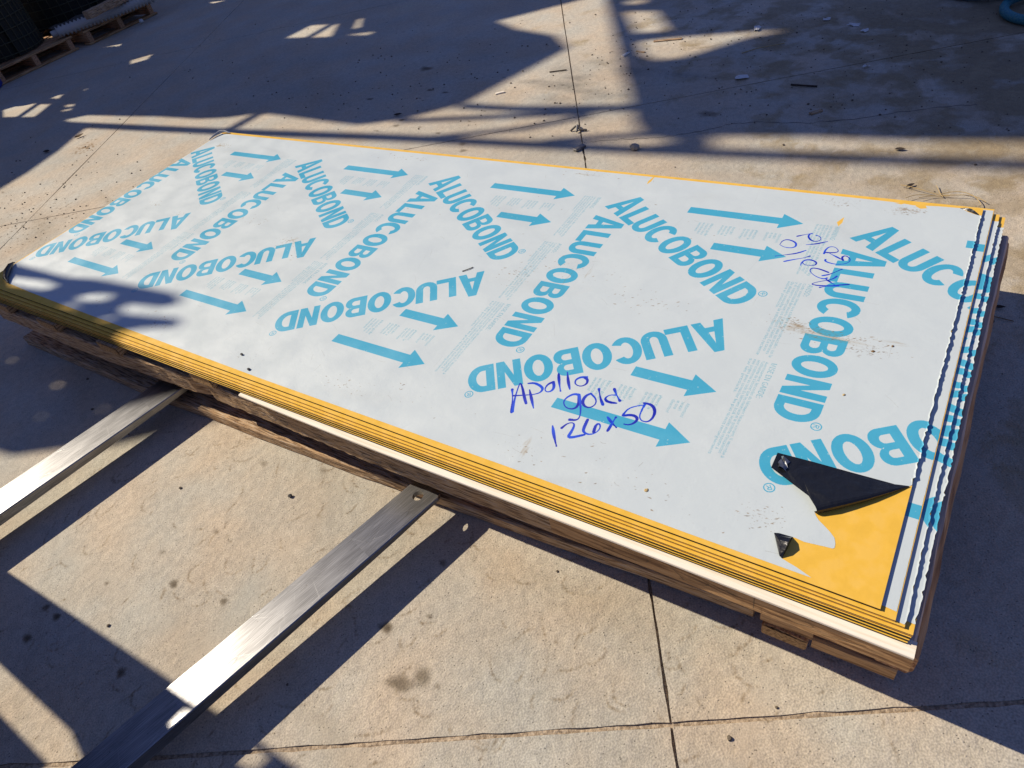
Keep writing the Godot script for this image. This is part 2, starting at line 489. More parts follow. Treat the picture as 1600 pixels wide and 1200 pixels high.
# ---------------------------------------------------------------- the ground's pictures
func ground_macro() -> ImageTexture:      # 9 m by 5.8 m from (-5, -3.2): patches, stains, dirt
	var w := 1800
	var h := 1160
	var s := 200.0
	var img := Image.create(w, h, false, Image.FORMAT_RGB8)
	var n1 := FastNoiseLite.new()
	n1.seed = 3
	n1.frequency = 0.006
	n1.fractal_octaves = 5
	var n2 := FastNoiseLite.new()
	n2.seed = 9
	n2.frequency = 0.02
	n2.fractal_octaves = 4
	n2.domain_warp_enabled = true
	n2.domain_warp_amplitude = 30.0
	var n3 := FastNoiseLite.new()
	n3.seed = 14
	n3.frequency = 0.012
	n3.fractal_octaves = 4
	var data := PackedByteArray()
	data.resize(w * h * 3)
	var i := 0
	for y in h:
		var z := y / s - 3.2
		for x in w:
			var wx := x / s - 5.0
			var a := n1.get_noise_2d(x, y)
			var b := n2.get_noise_2d(x, y)
			var g := 0.92 + a * 0.055 + b * 0.03 + clampf(-1.2 - z, 0.0, 1.0) * 0.05
			var warm := clampf(0.5 + 0.9 * n3.get_noise_2d(x, y), 0.0, 1.0)
			# sandy soil lies in the far right corner and thins out towards the stack
			var dirt := clampf((wx - 1.9) * 0.7 + (-1.2 - z) * 0.55 + b * 1.4 - 0.2, 0.0, 1.0) * clampf(3.2 + z, 0.0, 1.0)
			var red := g * lerpf(0.985, 1.03, warm)
			var gre := g * lerpf(0.99, 0.975, warm)
			var blu := g * lerpf(1.0, 0.93, warm)
			red = lerpf(red, 0.72 + b * 0.12, dirt)
			gre = lerpf(gre, 0.66 + b * 0.12, dirt)
			blu = lerpf(blu, 0.57 + b * 0.11, dirt)
			data[i] = int(clampf(red, 0.0, 1.0) * 255.0)
			data[i + 1] = int(clampf(gre, 0.0, 1.0) * 255.0)
			data[i + 2] = int(clampf(blu, 0.0, 1.0) * 255.0)
			i += 3
	img.set_data(w, h, false, Image.FORMAT_RGB8, data)
	var r := RandomNumberGenerator.new()
	r.seed = 21
	var at := func(px: float, pz: float) -> Vector2: return Vector2((px + 5.0) * s, (pz + 3.2) * s)
	# oil drops: x, z, half sizes in mm, darkness
	for t in ["1.62,1.77,17,13,.6", "1.80,1.74,13,11,.55", "1.38,1.99,16,11,.75", "1.36,2.07,18,12,.75", "1.32,1.99,13,10,.7", "1.70,2.0,15,13,.7", "2.37,1.69,32,21,.42", "2.40,1.655,26,22,.38", "2.345,1.70,22,15,.35", "2.25,1.6,20,15,.75", "2.275,1.40,12,8,.5", "1.42,1.86,11,6,.4", "1.5,1.72,10,7,.3", "2.33,1.53,10,7,.4", "1.60,1.60,15,8,.3", "1.55,1.36,20,10,.25", "1.75,1.30,22,12,.2", "2.44,1.66,9,6,.3", "0.39,-.82,24,14,.6", "0.06,-1.5,60,35,.5", "-.05,-1.05,30,14,.5", "0.31,-1.2,30,16,.5", "0.44,-1.18,25,14,.5", "0.4,-.75,30,18,.35", "0.95,-.62,28,22,.3", "1.0,-.56,26,18,.35", "2.06,-1.08,60,35,.3", "1.15,-1.33,14,9,.5", "-1.9,.45,25,10,.3", "-1.2,.1,20,8,.2"]:
		var a: PackedStringArray = t.split(",")
		for k in 3:
			blot(img, at.call(float(a[0]), float(a[1])) + Vector2(r.randfn(0, 0.6), r.randfn(0, 0.6)), float(a[2]) * 0.001 * s * (1.1 - k * 0.2), float(a[3]) * 0.001 * s * (1.1 - k * 0.2), r.randf_range(-0.4, 0.4), Color(0.34, 0.29, 0.23), float(a[4]) * 0.5, 0.5, r)
	for k in 90:                            # many faint drops further off
		blot(img, at.call(r.randf_range(-3.5, 1.5), r.randf_range(-2.4, -0.6)), r.randf_range(1.2, 4.5), r.randf_range(0.8, 2.6), r.randf() * 0.6, Color(0.3, 0.26, 0.22), r.randf_range(0.15, 0.5), 0.7, r)
	for k in 14:                            # blue-grey scuffs beside the far joint
		blot(img, at.call(1.3 + r.randfn(0, 0.22), -1.42 + r.randfn(0, 0.1)), r.randf_range(15, 45), r.randf_range(8, 18), r.randf_range(-0.2, 0.2), Color(0.52, 0.53, 0.55), 0.3, 1.0, r)
	for k in 26:                            # sweeping brown arcs left by the trowel
		var p: Vector2 = at.call(r.randf_range(-2, 3.4), r.randf_range(-0.5, 2.2))
		blot(img, p, r.randf_range(30, 90), r.randf_range(6, 20), r.randf_range(-0.6, 0.9), Color(0.66, 0.57, 0.45) if k % 3 else Color(0.72, 0.71, 0.70), r.randf_range(0.08, 0.22), 1.0, r)
	for k in 420:                           # fine crescents and hairs in the surface
		var p: Vector2 = at.call(r.randf_range(0.9, 3.5), r.randf_range(1.2, 2.3))
		var an := r.randf_range(0.7, 2.5)
		var bend := r.randf_range(-1.3, 1.3)
		var ln := r.randf_range(3.0, 17.0)
		var tone := Color(0.50, 0.42, 0.32)
		for j in int(ln):
			p += Vector2.from_angle(an)
			an += bend * 0.15
			dab(img, int(p.x), int(p.y), tone, r.randf_range(0.12, 0.5) * sin(PI * (j + 1) / (ln + 1)))
	for k in 50:                            # soil gathered by the left joint
		blot(img, at.call(-1.87 + r.randfn(0, 0.05), -0.14 + r.randfn(0, 0.05)), r.randf_range(1, 4), r.randf_range(1, 3), 0.3, Color(0.55, 0.42, 0.28), 0.5, 0.7, r)
	for k in 160:
		blot(img, at.call(-1.2 + r.randfn(0, 0.3), 0.62 + r.randfn(0, 0.16)), r.randf_range(0.7, 2.2), r.randf_range(0.6, 1.5), 0.3, Color(0.4, 0.32, 0.24), 0.5, 0.7, r)
	return ImageTexture.create_from_image(img)

func ground_grain() -> Array:             # a 1.2 m tile: sand grains, pits and float marks; colour and height
	var w := 1024
	var col := PackedByteArray()
	var hei := PackedByteArray()
	col.resize(w * w)
	hei.resize(w * w)
	var fine := FastNoiseLite.new()
	fine.seed = 4
	fine.frequency = 0.22
	fine.fractal_octaves = 2
	var mid := FastNoiseLite.new()
	mid.seed = 8
	mid.frequency = 0.035
	mid.fractal_octaves = 4
	mid.domain_warp_enabled = true
	mid.domain_warp_amplitude = 20.0
	var big := FastNoiseLite.new()
	big.seed = 15
	big.frequency = 0.012
	big.fractal_octaves = 3
	var a := fine.get_seamless_image(w, w)
	var b := mid.get_seamless_image(w, w)
	var c := big.get_seamless_image(w, w)
	a.convert(Image.FORMAT_L8)
	b.convert(Image.FORMAT_L8)
	c.convert(Image.FORMAT_L8)
	var da := a.get_data()
	var db := b.get_data()
	var dc := c.get_data()
	for i in w * w:
		col[i] = clampi(int(223 + (da[i] - 128) * 0.27 + (db[i] - 128) * 0.10), 0, 255)
		hei[i] = clampi(int(128 + (da[i] - 128) * 0.16 + (db[i] - 128) * 0.34 + (dc[i] - 128) * 0.3), 0, 255)
	var r := RandomNumberGenerator.new()
	r.seed = 31
	for k in 2400:                         # pits and pale grains
		var x := r.randi() % w
		var y := r.randi() % w
		var dark := r.randf() < 0.55
		for d in [Vector2i(0, 0), Vector2i(1, 0), Vector2i(0, 1)]:
			var j: int = ((y + d.y) % w) * w + (x + d.x) % w
			col[j] = 120 if dark else 245
			hei[j] = 90 if dark else 165
	var ci := Image.create_from_data(w, w, false, Image.FORMAT_L8, col)
	var hi := Image.create_from_data(w, w, false, Image.FORMAT_L8, hei)
	return [ImageTexture.create_from_image(ci), ImageTexture.create_from_image(hi)]

func worn_steel() -> Array:               # half a metre of brushed, scraped steel; its brushing runs along x
	var w := 1024
	var n := FastNoiseLite.new()
	n.seed = 51
	n.frequency = 0.008
	n.fractal_octaves = 5
	var fine := FastNoiseLite.new()
	fine.seed = 52
	fine.frequency = 0.25
	fine.fractal_octaves = 2
	var r := RandomNumberGenerator.new()
	r.seed = 53
	var img := Image.create(w, w, false, Image.FORMAT_RGB8)
	for y in w:
		for x in w:
			var v := 0.54 + 0.07 * n.get_noise_2d(x * 0.35, y * 1.6) + 0.12 * fine.get_noise_2d(x * 0.018, y)
			img.set_pixel(x, y, Color(v, v * 1.003, v * 1.01))
	for k in 900:
		var p := Vector2(r.randf() * w, r.randf() * w)
		var an := r.randfn(0.0, 0.10) if r.randf() < 0.7 else r.randfn(0.0, 0.8)
		var ln := r.randf_range(10, 190)
		var bend := r.randfn(0, 0.0012)
		var tone := r.randf_range(0.66, 0.98) if r.randf() < 0.7 else r.randf_range(0.25, 0.45)
		var al := r.randf_range(0.15, 0.7)
		for i in int(ln):
			p += Vector2.from_angle(an)
			an += bend
			dab(img, int(p.x) % w, int(p.y) % w, Color(tone, tone, tone), al * sin(PI * (i + 0.5) / ln))
	for k in 30: blot(img, Vector2(r.randf() * w, r.randf() * w), r.randf_range(6, 40), r.randf_range(3, 9), r.randfn(0, 0.3), Color(0.36, 0.35, 0.34), r.randf_range(0.1, 0.35), 1.0, r)
	for k in 26: blot(img, Vector2(r.randf() * w, r.randf() * w), r.randf_range(1.5, 4), r.randf_range(1, 2), 0.0, Color(0.15, 0.12, 0.10), 0.7, 0.6, r)
	var bump: Image = img.duplicate()
	bump.convert(Image.FORMAT_L8)
	bump.bump_map_to_normal_map(3.0)
	return [ImageTexture.create_from_image(img), ImageTexture.create_from_image(bump)]

# ---------------------------------------------------------------- materials
func make_materials() -> void:
	M.film_white = lin(0.565, 0.640, 0.655)
	M.film_cyan = lin(0.055, 0.385, 0.57)
	M.film_teal = lin(0.20, 0.43, 0.52)
	M.yellow_paint = lin(0.81, 0.49, 0.064)
	M.yellow = grained(25, [[0.3, lin(0.78, 0.47, 0.058)], [0.5, lin(0.81, 0.49, 0.064)], [0.72, lin(0.82, 0.505, 0.085)]], Vector3(3, 3, 3), 0.44, 0.0, 0.012, 0.6, 20.0)
	M.yellow.roughness_texture = noise_tex(26, 0.01, [[0.3, Color(0.75, 0.75, 0.75)], [0.7, Color(1, 1, 1)]], 5, 512)
	M.yellow_edge = mat(lin(0.70, 0.40, 0.10), 0.5)
	M.core = grained(61, [[0.2, lin(0.022, 0.015, 0.011)], [0.8, lin(0.05, 0.032, 0.02)]], Vector3(2, 30, 30), 0.8, 0.0, 0.03, 1.5)
	M.core_ochre = grained(62, [[0.2, lin(0.07, 0.04, 0.015)], [0.8, lin(0.26, 0.15, 0.05)]], Vector3(2, 40, 40), 0.7, 0.0, 0.03, 1.5)
	M.alu = mat(lin(0.55, 0.55, 0.56), 0.35, 0.9)
	M.black_film = mat(lin(0.010, 0.011, 0.014), 0.26)
	M.black_film.normal_enabled = true
	M.black_film.normal_texture = noise_tex(90, 0.012, [], 4, 256, FastNoiseLite.TYPE_SIMPLEX_SMOOTH, 20.0, true, 5.0)
	M.black_film.uv1_triplanar = true
	M.black_film.normal_scale = 1.0
	M.black_film.uv1_scale = Vector3(6, 6, 6)
	M.wood_old = grained(11, [[0.2, lin(0.13, 0.08, 0.045)], [0.42, lin(0.36, 0.22, 0.11)], [0.56, lin(0.52, 0.35, 0.19)], [0.72, lin(0.42, 0.31, 0.21)], [0.85, lin(0.58, 0.48, 0.36)]], Vector3(0.9, 13, 13), 0.9, 0.0, 0.022, 7.0, 22.0)
	M.wood_brown = grained(12, [[0.2, lin(0.20, 0.10, 0.04)], [0.45, lin(0.46, 0.26, 0.11)], [0.7, lin(0.58, 0.36, 0.17)], [0.85, lin(0.36, 0.20, 0.09)]], Vector3(0.5, 9, 9), 0.8, 0.0, 0.018, 3.0, 30.0)
	M.wood_red = grained(13, [[0.2, lin(0.24, 0.11, 0.05)], [0.5, lin(0.50, 0.26, 0.12)], [0.8, lin(0.60, 0.37, 0.20)]], Vector3(0.6, 9, 9), 0.85, 0.0, 0.018, 3.0, 30.0)
	M.wood_pale = grained(14, [[0.2, lin(0.78, 0.69, 0.54)], [0.5, lin(0.88, 0.81, 0.68)], [0.8, lin(0.90, 0.84, 0.73)]], Vector3(0.4, 12, 12), 0.7, 0.0, 0.014, 1.0, 10.0)
	M.wood_dark = grained(15, [[0.2, lin(0.44, 0.33, 0.26)], [0.5, lin(0.60, 0.46, 0.37)], [0.8, lin(0.68, 0.54, 0.44)]], Vector3(0.5, 8, 8), 0.85, 0.0, 0.018, 3.0, 20.0)
	M.end_grain = grained(16, [[0.2, lin(0.14, 0.075, 0.03)], [0.5, lin(0.42, 0.25, 0.105)], [0.8, lin(0.52, 0.34, 0.16)]], Vector3(9, 26, 9), 0.9, 0.0, 0.02, 6.0, 20.0)
	M.steel = mat(Color.WHITE, 0.32, 0.92)
	M.steel.uv1_triplanar = true
	M.steel.uv1_scale = Vector3(2, 2, 2)
	M.steel.uv1_triplanar_sharpness = 8.0
	var worn := worn_steel()
	M.steel.albedo_texture = worn[0]
	M.steel.normal_enabled = true
	M.steel.normal_texture = worn[1]
	M.steel.normal_scale = 0.3
	M.steel_dark = grained(18, [[0.2, lin(0.03, 0.028, 0.026)], [0.6, lin(0.10, 0.085, 0.07)], [0.85, lin(0.17, 0.13, 0.09)]], Vector3(2, 22, 22), 0.6, 0.4, 0.02, 3.0, 14.0)
	M.machine = mat(lin(0.55, 0.20, 0.02), 0.45)
	M.rubber = mat(lin(0.02, 0.02, 0.02), 0.85)
	M.grey_steel = grained(19, [[0.2, lin(0.12, 0.12, 0.12)], [0.8, lin(0.25, 0.24, 0.23)]], Vector3(2, 2, 2), 0.6, 0.3, 0.02, 1.0)
	M.cladding = grained(20, [[0.2, lin(0.22, 0.21, 0.2)], [0.8, lin(0.34, 0.32, 0.29)]], Vector3(0.6, 0.6, 0.6), 0.8, 0.0, 0.02, 1.0)
	M.leaf = mat(lin(0.20, 0.12, 0.05), 0.85)
	M.leaf_dark = mat(lin(0.05, 0.035, 0.025), 0.85)
	M.straw = mat(lin(0.45, 0.33, 0.15), 0.8)
	M.paper = mat(lin(0.70, 0.70, 0.68), 0.8)
	M.stone = mat(lin(0.10, 0.095, 0.09), 0.9)
	M.stone_pale = mat(lin(0.32, 0.30, 0.27), 0.9)
	M.twine = mat(lin(0.03, 0.045, 0.012), 0.85)
	M.ink = mat(lin(0.012, 0.016, 0.07), 0.5)
	M.pencil = mat(lin(0.03, 0.026, 0.022), 0.6)
	M.soil = grained(22, [[0.2, lin(0.24, 0.18, 0.12)], [0.5, lin(0.40, 0.31, 0.21)], [0.8, lin(0.52, 0.42, 0.30)]], Vector3(6, 6, 6), 0.95, 0.0, 0.03, 6.0)
	M.concrete = mat(lin(0.73, 0.69, 0.57), 0.9)
	var g := ground_grain()
	M.concrete.albedo_texture = g[0]
	M.concrete.heightmap_enabled = true
	M.concrete.heightmap_texture = g[1]
	M.concrete.heightmap_scale = 0.4
	M.concrete.detail_enabled = true
	M.concrete.detail_blend_mode = BaseMaterial3D.BLEND_MODE_MUL
	M.concrete.detail_uv_layer = BaseMaterial3D.DETAIL_UV_2
	M.concrete.detail_albedo = ground_macro()

# ---------------------------------------------------------------- ground
func build_ground() -> void:
	var ground := Node3D.new()
	ground.name = "ground"
	add_child(ground, true)
	tag(ground, "", "", "", "structure")
	var st := start()
	face(st, [Vector3(-300, -0.016, -300), Vector3(300, -0.016, -300), Vector3(300, -0.016, 300), Vector3(-300, -0.016, 300)], Vector3.UP)
	obj("soil", st.commit(), M.soil, ground)
	var a := Vector2(0.515, 0.857).normalized()      # along the joints that run away from the viewer
	var b := Vector2(0.857, -0.515).normalized()
	var r := RandomNumberGenerator.new()
	r.seed = 6
	for i in range(-5, 5):
		for k in range(-5, 5):
			var b0 := 1.73 + i * 3.13
			var a0 := -0.10 + k * 2.893
			var near := (k == 0 or k == 1) and (i >= -2 and i <= 1)
			var half := [0.0022, 0.0022, 0.0022, 0.0022]
			if k == 1: half[0] = 0.004           # the wide, filled joint nearest the viewer
			if k == 0: half[2] = 0.004
			var corners := [Vector2(b0 + half[3], a0 + half[0]), Vector2(b0 + 3.13 - half[1], a0 + half[0]), Vector2(b0 + 3.13 - half[1], a0 + 2.893 - half[2]), Vector2(b0 + half[3], a0 + 2.893 - half[2])]
			var poly := PackedVector2Array()
			for e in 4:
				var p: Vector2 = corners[e]
				var q: Vector2 = corners[(e + 1) % 4]
				var n := 90 if near else 12
				var inward: Vector2 = (q - p).orthogonal().normalized() * -1.0
				if ((corners[0] + corners[2]) / 2 - p).dot(inward) < 0: inward = -inward
				for s in n:
					var t := float(s) / n
					var off := absf(r.randfn(0, 0.0011)) + (r.randf_range(0.001, 0.005) if r.randf() < 0.04 else 0.0)
					if s == 0: off = 0.0
					var w: Vector2 = p.lerp(q, t) + inward * off
					poly.append(b * w.x + a * w.y)
			var sl := start()
			var idx := Geometry2D.triangulate_polygon(poly)
			for f in range(0, idx.size(), 3):
				var tri := [poly[idx[f]], poly[idx[f + 1]], poly[idx[f + 2]]]
				if (tri[1] - tri[0]).cross(tri[2] - tri[0]) < 0: tri = [tri[0], tri[2], tri[1]]
				for p in tri:                       # clockwise seen from above
					sl.set_normal(Vector3.UP)
					sl.set_uv(p / 1.2)
					sl.set_uv2(Vector2((p.x + 5.0) / 9.0, (p.y + 3.2) / 5.8))
					sl.add_vertex(Vector3(p.x, 0, p.y))
			var turn := -1.0 if Geometry2D.is_polygon_clockwise(poly) else 1.0
			for f in poly.size():
				var p := poly[f]
				var q := poly[(f + 1) % poly.size()]
				var d := (q - p) * turn
				sl.set_uv2(Vector2((p.x + 5.0) / 9.0, (p.y + 3.2) / 5.8))
				var uv := [p / 1.2, q / 1.2, q / 1.2, p / 1.2]
				face(sl, [Vector3(p.x, -0.016, p.y), Vector3(q.x, -0.016, q.y), Vector3(q.x, 0, q.y), Vector3(p.x, 0, p.y)], Vector3(d.y, 0, -d.x), uv)
			obj("concrete_slab", sl.commit(), M.concrete, ground)
	# sandy filling that lies in the joints, a little below the slabs
	for e in [[0, 2.793, -0.0022, 0.009], [0, -0.10, -0.011, 0.004], [1, 1.73, -0.008, 0.004], [1, -1.40, -0.011, 0.004]]:
		var fs := start()
		var u := a if e[0] else b
		var v := b if e[0] else a
		var prev := []
		for s in 241:
			var t := -6.0 + s * 0.05
			var y: float = e[2] + r.randf_range(-0.002, 0.002)
			var w: float = e[3]
			var row := []
			for m in [-1.0, -0.3, 0.3, 1.0]:
				var c: Vector2 = u * t + v * (e[1] + m * w)
				row.append(Vector3(c.x, y - absf(m) * 0.002 + r.randf_range(-0.0012, 0.0012), c.y))
			if prev.size():
				for m in 3: face(fs, [prev[m], prev[m + 1], row[m + 1], row[m]], Vector3.UP)
			prev = row
		obj("joint_sand", fs.commit(), M.soil, ground)
	# hairline cracks: thin sunken-looking seams of dark dirt
	for path in ["1.62,-0.74 1.80,-0.80 1.95,-0.83 2.12,-0.93 2.22,-1.02 2.45,-1.03 2.7,-1.10 2.9,-1.22 3.1,-1.28"]:
		var cs := start()
		var p := rounded(pts2(path), 3)
		var prev := []
		for i in p.size():
			var q := p[i] + Vector2(r.randfn(0, 0.004), r.randfn(0, 0.004))
			var w := 0.0012 + 0.0012 * r.randf()
			var row := [Vector3(q.x, 0.0006, q.y - w), Vector3(q.x, 0.0006, q.y + w)]
			if prev.size(): face(cs, [prev[0], prev[1], row[1], row[0]], Vector3.UP)
			prev = row
		obj("crack", cs.commit(), M.stone, ground)

# ---------------------------------------------------------------- stack of panels
func film_mat(tex: Texture2D) -> StandardMaterial3D:
	var m := mat(Color.WHITE, 0.52)
	m.albedo_texture = tex
	m.metallic_specular = 0.85
	m.normal_enabled = true
	m.normal_texture = M.film_bump
	m.normal_scale = 0.22
	m.roughness_texture = M.film_rough
	return m

func wavy_edge(x: float, z0: float, z1: float, r: RandomNumberGenerator, amp := 0.0014, pitch := 0.007) -> PackedVector2Array:
	var out := PackedVector2Array()
	var z := z0
	while z < z1 - pitch:
		out.append(Vector2(x + r.randf_range(-amp, amp) * (1.0 if r.randf() < 0.8 else 1.8), z))
		z += pitch * r.randf_range(0.6, 1.5)
	out.append(Vector2(x, z1))
	return out

func film_into(st: SurfaceTool, poly: PackedVector2Array, y: float, x0: float, wide: float) -> void:
	var idx := Geometry2D.triangulate_polygon(poly)
	for f in range(0, idx.size(), 3):
		var tri := [poly[idx[f]], poly[idx[f + 1]], poly[idx[f + 2]]]
		if (tri[1] - tri[0]).cross(tri[2] - tri[0]) < 0: tri = [tri[0], tri[2], tri[1]]
		for p in tri:
			st.set_normal(Vector3.UP)
			st.set_uv(Vector2((p.x - x0) / wide, p.y / 1.27))
			st.add_vertex(Vector3(p.x, y, p.y))
	var turn := -1.0 if Geometry2D.is_polygon_clockwise(poly) else 1.0
	for i in poly.size():
		var a := poly[i]
		var b := poly[(i + 1) % poly.size()]
		var d := (b - a) * turn
		var ua := Vector2((a.x - x0) / wide, a.y / 1.27)
		face(st, [Vector3(a.x, y - 0.0002, a.y), Vector3(b.x, y - 0.0002, b.y), Vector3(b.x, y, b.y), Vector3(a.x, y, a.y)], Vector3(d.y, 0, -d.x), [ua, ua, ua, ua])

func frill_into(st: SurfaceTool, edge: PackedVector2Array, y: float, r: RandomNumberGenerator, rise: float, x0: float, wide: float) -> void:   # the film's torn lip, curled up
	var prev := []
	for i in edge.size():
		var k := rise * (0.35 + 0.65 * r.randf()) * (0.0 if i == 0 or i == edge.size() - 1 else 1.0)
		var e := edge[i]
		var out := r.randf_range(0.0003, 0.002)
		var row := [Vector3(e.x - 0.0015, y + 0.0002, e.y), Vector3(e.x, y + 0.0003 + k * 0.3, e.y), Vector3(e.x + out, y + 0.0003 + k, e.y + r.randf_range(-0.002, 0.002))]
		if prev.size():
			for m in 2:
				var uv := []
				for q in [prev[m], prev[m + 1], row[m + 1], row[m]]: uv.append(Vector2((q.x - x0) / wide, q.z / 1.27))
				face(st, [prev[m], prev[m + 1], row[m + 1], row[m]], Vector3(0.2, 1, 0), uv)
		prev = row

func build_stack() -> void:
	var tile := print_tile()
	var halves := film_pictures(tile)
	M.film_bump = noise_tex(71, 0.006, [], 5, 1024, FastNoiseLite.TYPE_SIMPLEX_SMOOTH, 40.0, true, 5.0)
	M.film_rough = noise_tex(72, 0.008, [[0.25, Color(0.72, 0.72, 0.72)], [0.75, Color(1, 1, 1)]], 5, 1024, FastNoiseLite.TYPE_SIMPLEX_SMOOTH, 40.0)
	var film_l := film_mat(halves[0])
	var film_r := film_mat(halves[1])
	var film_tile := film_mat(ImageTexture.create_from_image(tile))
	# sheet: right end x, far edge z, near edge z at the left end and at the right end
	var sheets := [[3.204, 0.0, 1.282, 1.2675], [3.229, -0.012, 1.296, 1.274], [3.244, 0.002, 1.309, 1.2765], [3.258, 0.004, 1.3125, 1.2822], [3.257, 0.003, 1.3132, 1.2838], [3.256, 0.006, 1.3142, 1.2852], [3.255, 0.006, 1.3150, 1.2864]]
	var labels := ["topmost yellow sheet, covered by white film printed with large pale blue words", "second sheet from the top, its smooth white film strip showing at the right end",
		"third sheet from the top, its ragged white film strip showing at the right end", "fourth sheet from the top, a sliver of torn white film at its right end",
		"fifth sheet from the top, a thin yellow line along the near side", "sixth sheet from the top, a thin dark edged line along the near side", "bottom sheet of the yellow stack, lying directly on the pale pallet board"]
	var r := RandomNumberGenerator.new()
	r.seed = 41
	for k in 7:
		var s: Array = sheets[k]
		var top: float = TOP - [0.0, 0.006, 0.0118, 0.0175, 0.0255, 0.0335, 0.0405][k]
		var label: String = labels[k]
		var t := thing("composite_sheet", label, "sheet", Vector3.ZERO, 0.0, "yellow sheets stacked on the pallet")
		var x0 := -0.016 - 0.002 * k
		# outline, near edge slightly wavy because the sheets sag
		var poly := PackedVector2Array([Vector2(x0, s[1]), Vector2(s[0], s[1])])
		for i in 33:
			var u := 1.0 - i / 32.0
			poly.append(Vector2(lerpf(x0, s[0], u), lerpf(s[2], s[3], pow(u, 0.75)) + 0.0006 * sin(u * 19.0 + k)))
		var st := start()
		extrude_into(st, poly, top - 0.0006, top)
		obj("painted_face", st.commit(), M.yellow, t)
		var inner := PackedVector2Array()
		for p in poly: inner.append(Vector2(p.x, p.y) + Vector2(-0.0004 if p.x > 1.6 else 0.0004, -0.0004 if p.y > 0.6 else 0.0004))
		st = start()
		extrude_into(st, inner, top - 0.0036, top - 0.0007)
		obj("core", st.commit(), M.core if k == 0 or k > 3 else M.core_ochre, t)
		st = start()
		extrude_into(st, poly, top - 0.0042, top - 0.0037)
		obj("back_face", st.commit(), M.core if k == 0 or k > 3 else M.yellow_edge, t)
		if k == 0:
			var y := top + 0.0004
			var fl := start()
			film_into(fl, pts2("-.013,.016 .6,.014 1.6184,.013 1.6184,1.2585 1.1,1.2555 .55,1.2525 .3,1.249 .125,1.244 .09,1.232 .03,1.185 -.008,1.155 -.014,.6"), y, -0.02, 1.6384)
			var left := obj("protective_film", fl.commit(), film_l, t)
			var right := start()
			var edge := wavy_edge(3.2028, 0.036, 0.992, r)
			var outline := pts2("1.6184,.013 2.2,.0115 2.9,.0125 3.0,.014 3.04,.02 3.06,.017 3.10,.012 3.152,.010 3.170,.024 3.190,.034")
			outline.append_array(edge)
			outline.append_array(pts2("3.176,1.020 3.140,1.052 3.105,1.082 3.061,1.118 3.066,1.126 3.073,1.134 3.086,1.143 3.098,1.152 3.107,1.161 3.111,1.172 3.112,1.181 3.109,1.184 3.098,1.185 3.084,1.187 3.062,1.190 3.047,1.188 3.041,1.188 3.036,1.239 3.050,1.243 3.063,1.246 3.092,1.2562 2.855,1.2572 2.461,1.2545 2.0,1.2565 1.6184,1.2585"))
			film_into(right, outline, y, 1.6184, 1.6384)
			frill_into(right, edge, y, r, 0.0016, 1.6184, 1.6384)
			var film := obj("protective_film", right.commit(), film_r, t)
			build_flaps(film, left, y)
		elif k < 5:
			var st2 := start()
			var shift: float = [0.0, 0.0, 0.295, 0.31, 0.2][k]
			var xr: float = [0, 3.2275, 3.2428, 3.2572, 3.2545][k]
			var far: float = s[1] + [0, 0.008, 0.035, 0.05, 0.05][k]
			var near: float = s[3] - [0, 0.016, 0.004, 0.02, 0.02][k]
			var rag: float = [0, 0.0003, 0.0009, 0.0013, 0.0012][k]
			var edge := wavy_edge(xr, far, near, r, rag)
			var outline := PackedVector2Array([Vector2(0.0, far), Vector2(xr - 0.02, far)])
			outline.append_array(edge)
			outline.append_array(PackedVector2Array([Vector2(xr - 0.02, near - 0.002), Vector2(0.0, near - 0.01)]))
			film_into(st2, outline, top + 0.0004, PRINT_X + shift, PERIOD)
			if k > 1: frill_into(st2, edge, top + 0.0004, r, 0.0008, PRINT_X + shift, PERIOD)
			obj("protective_film", st2.commit(), film_tile, t)

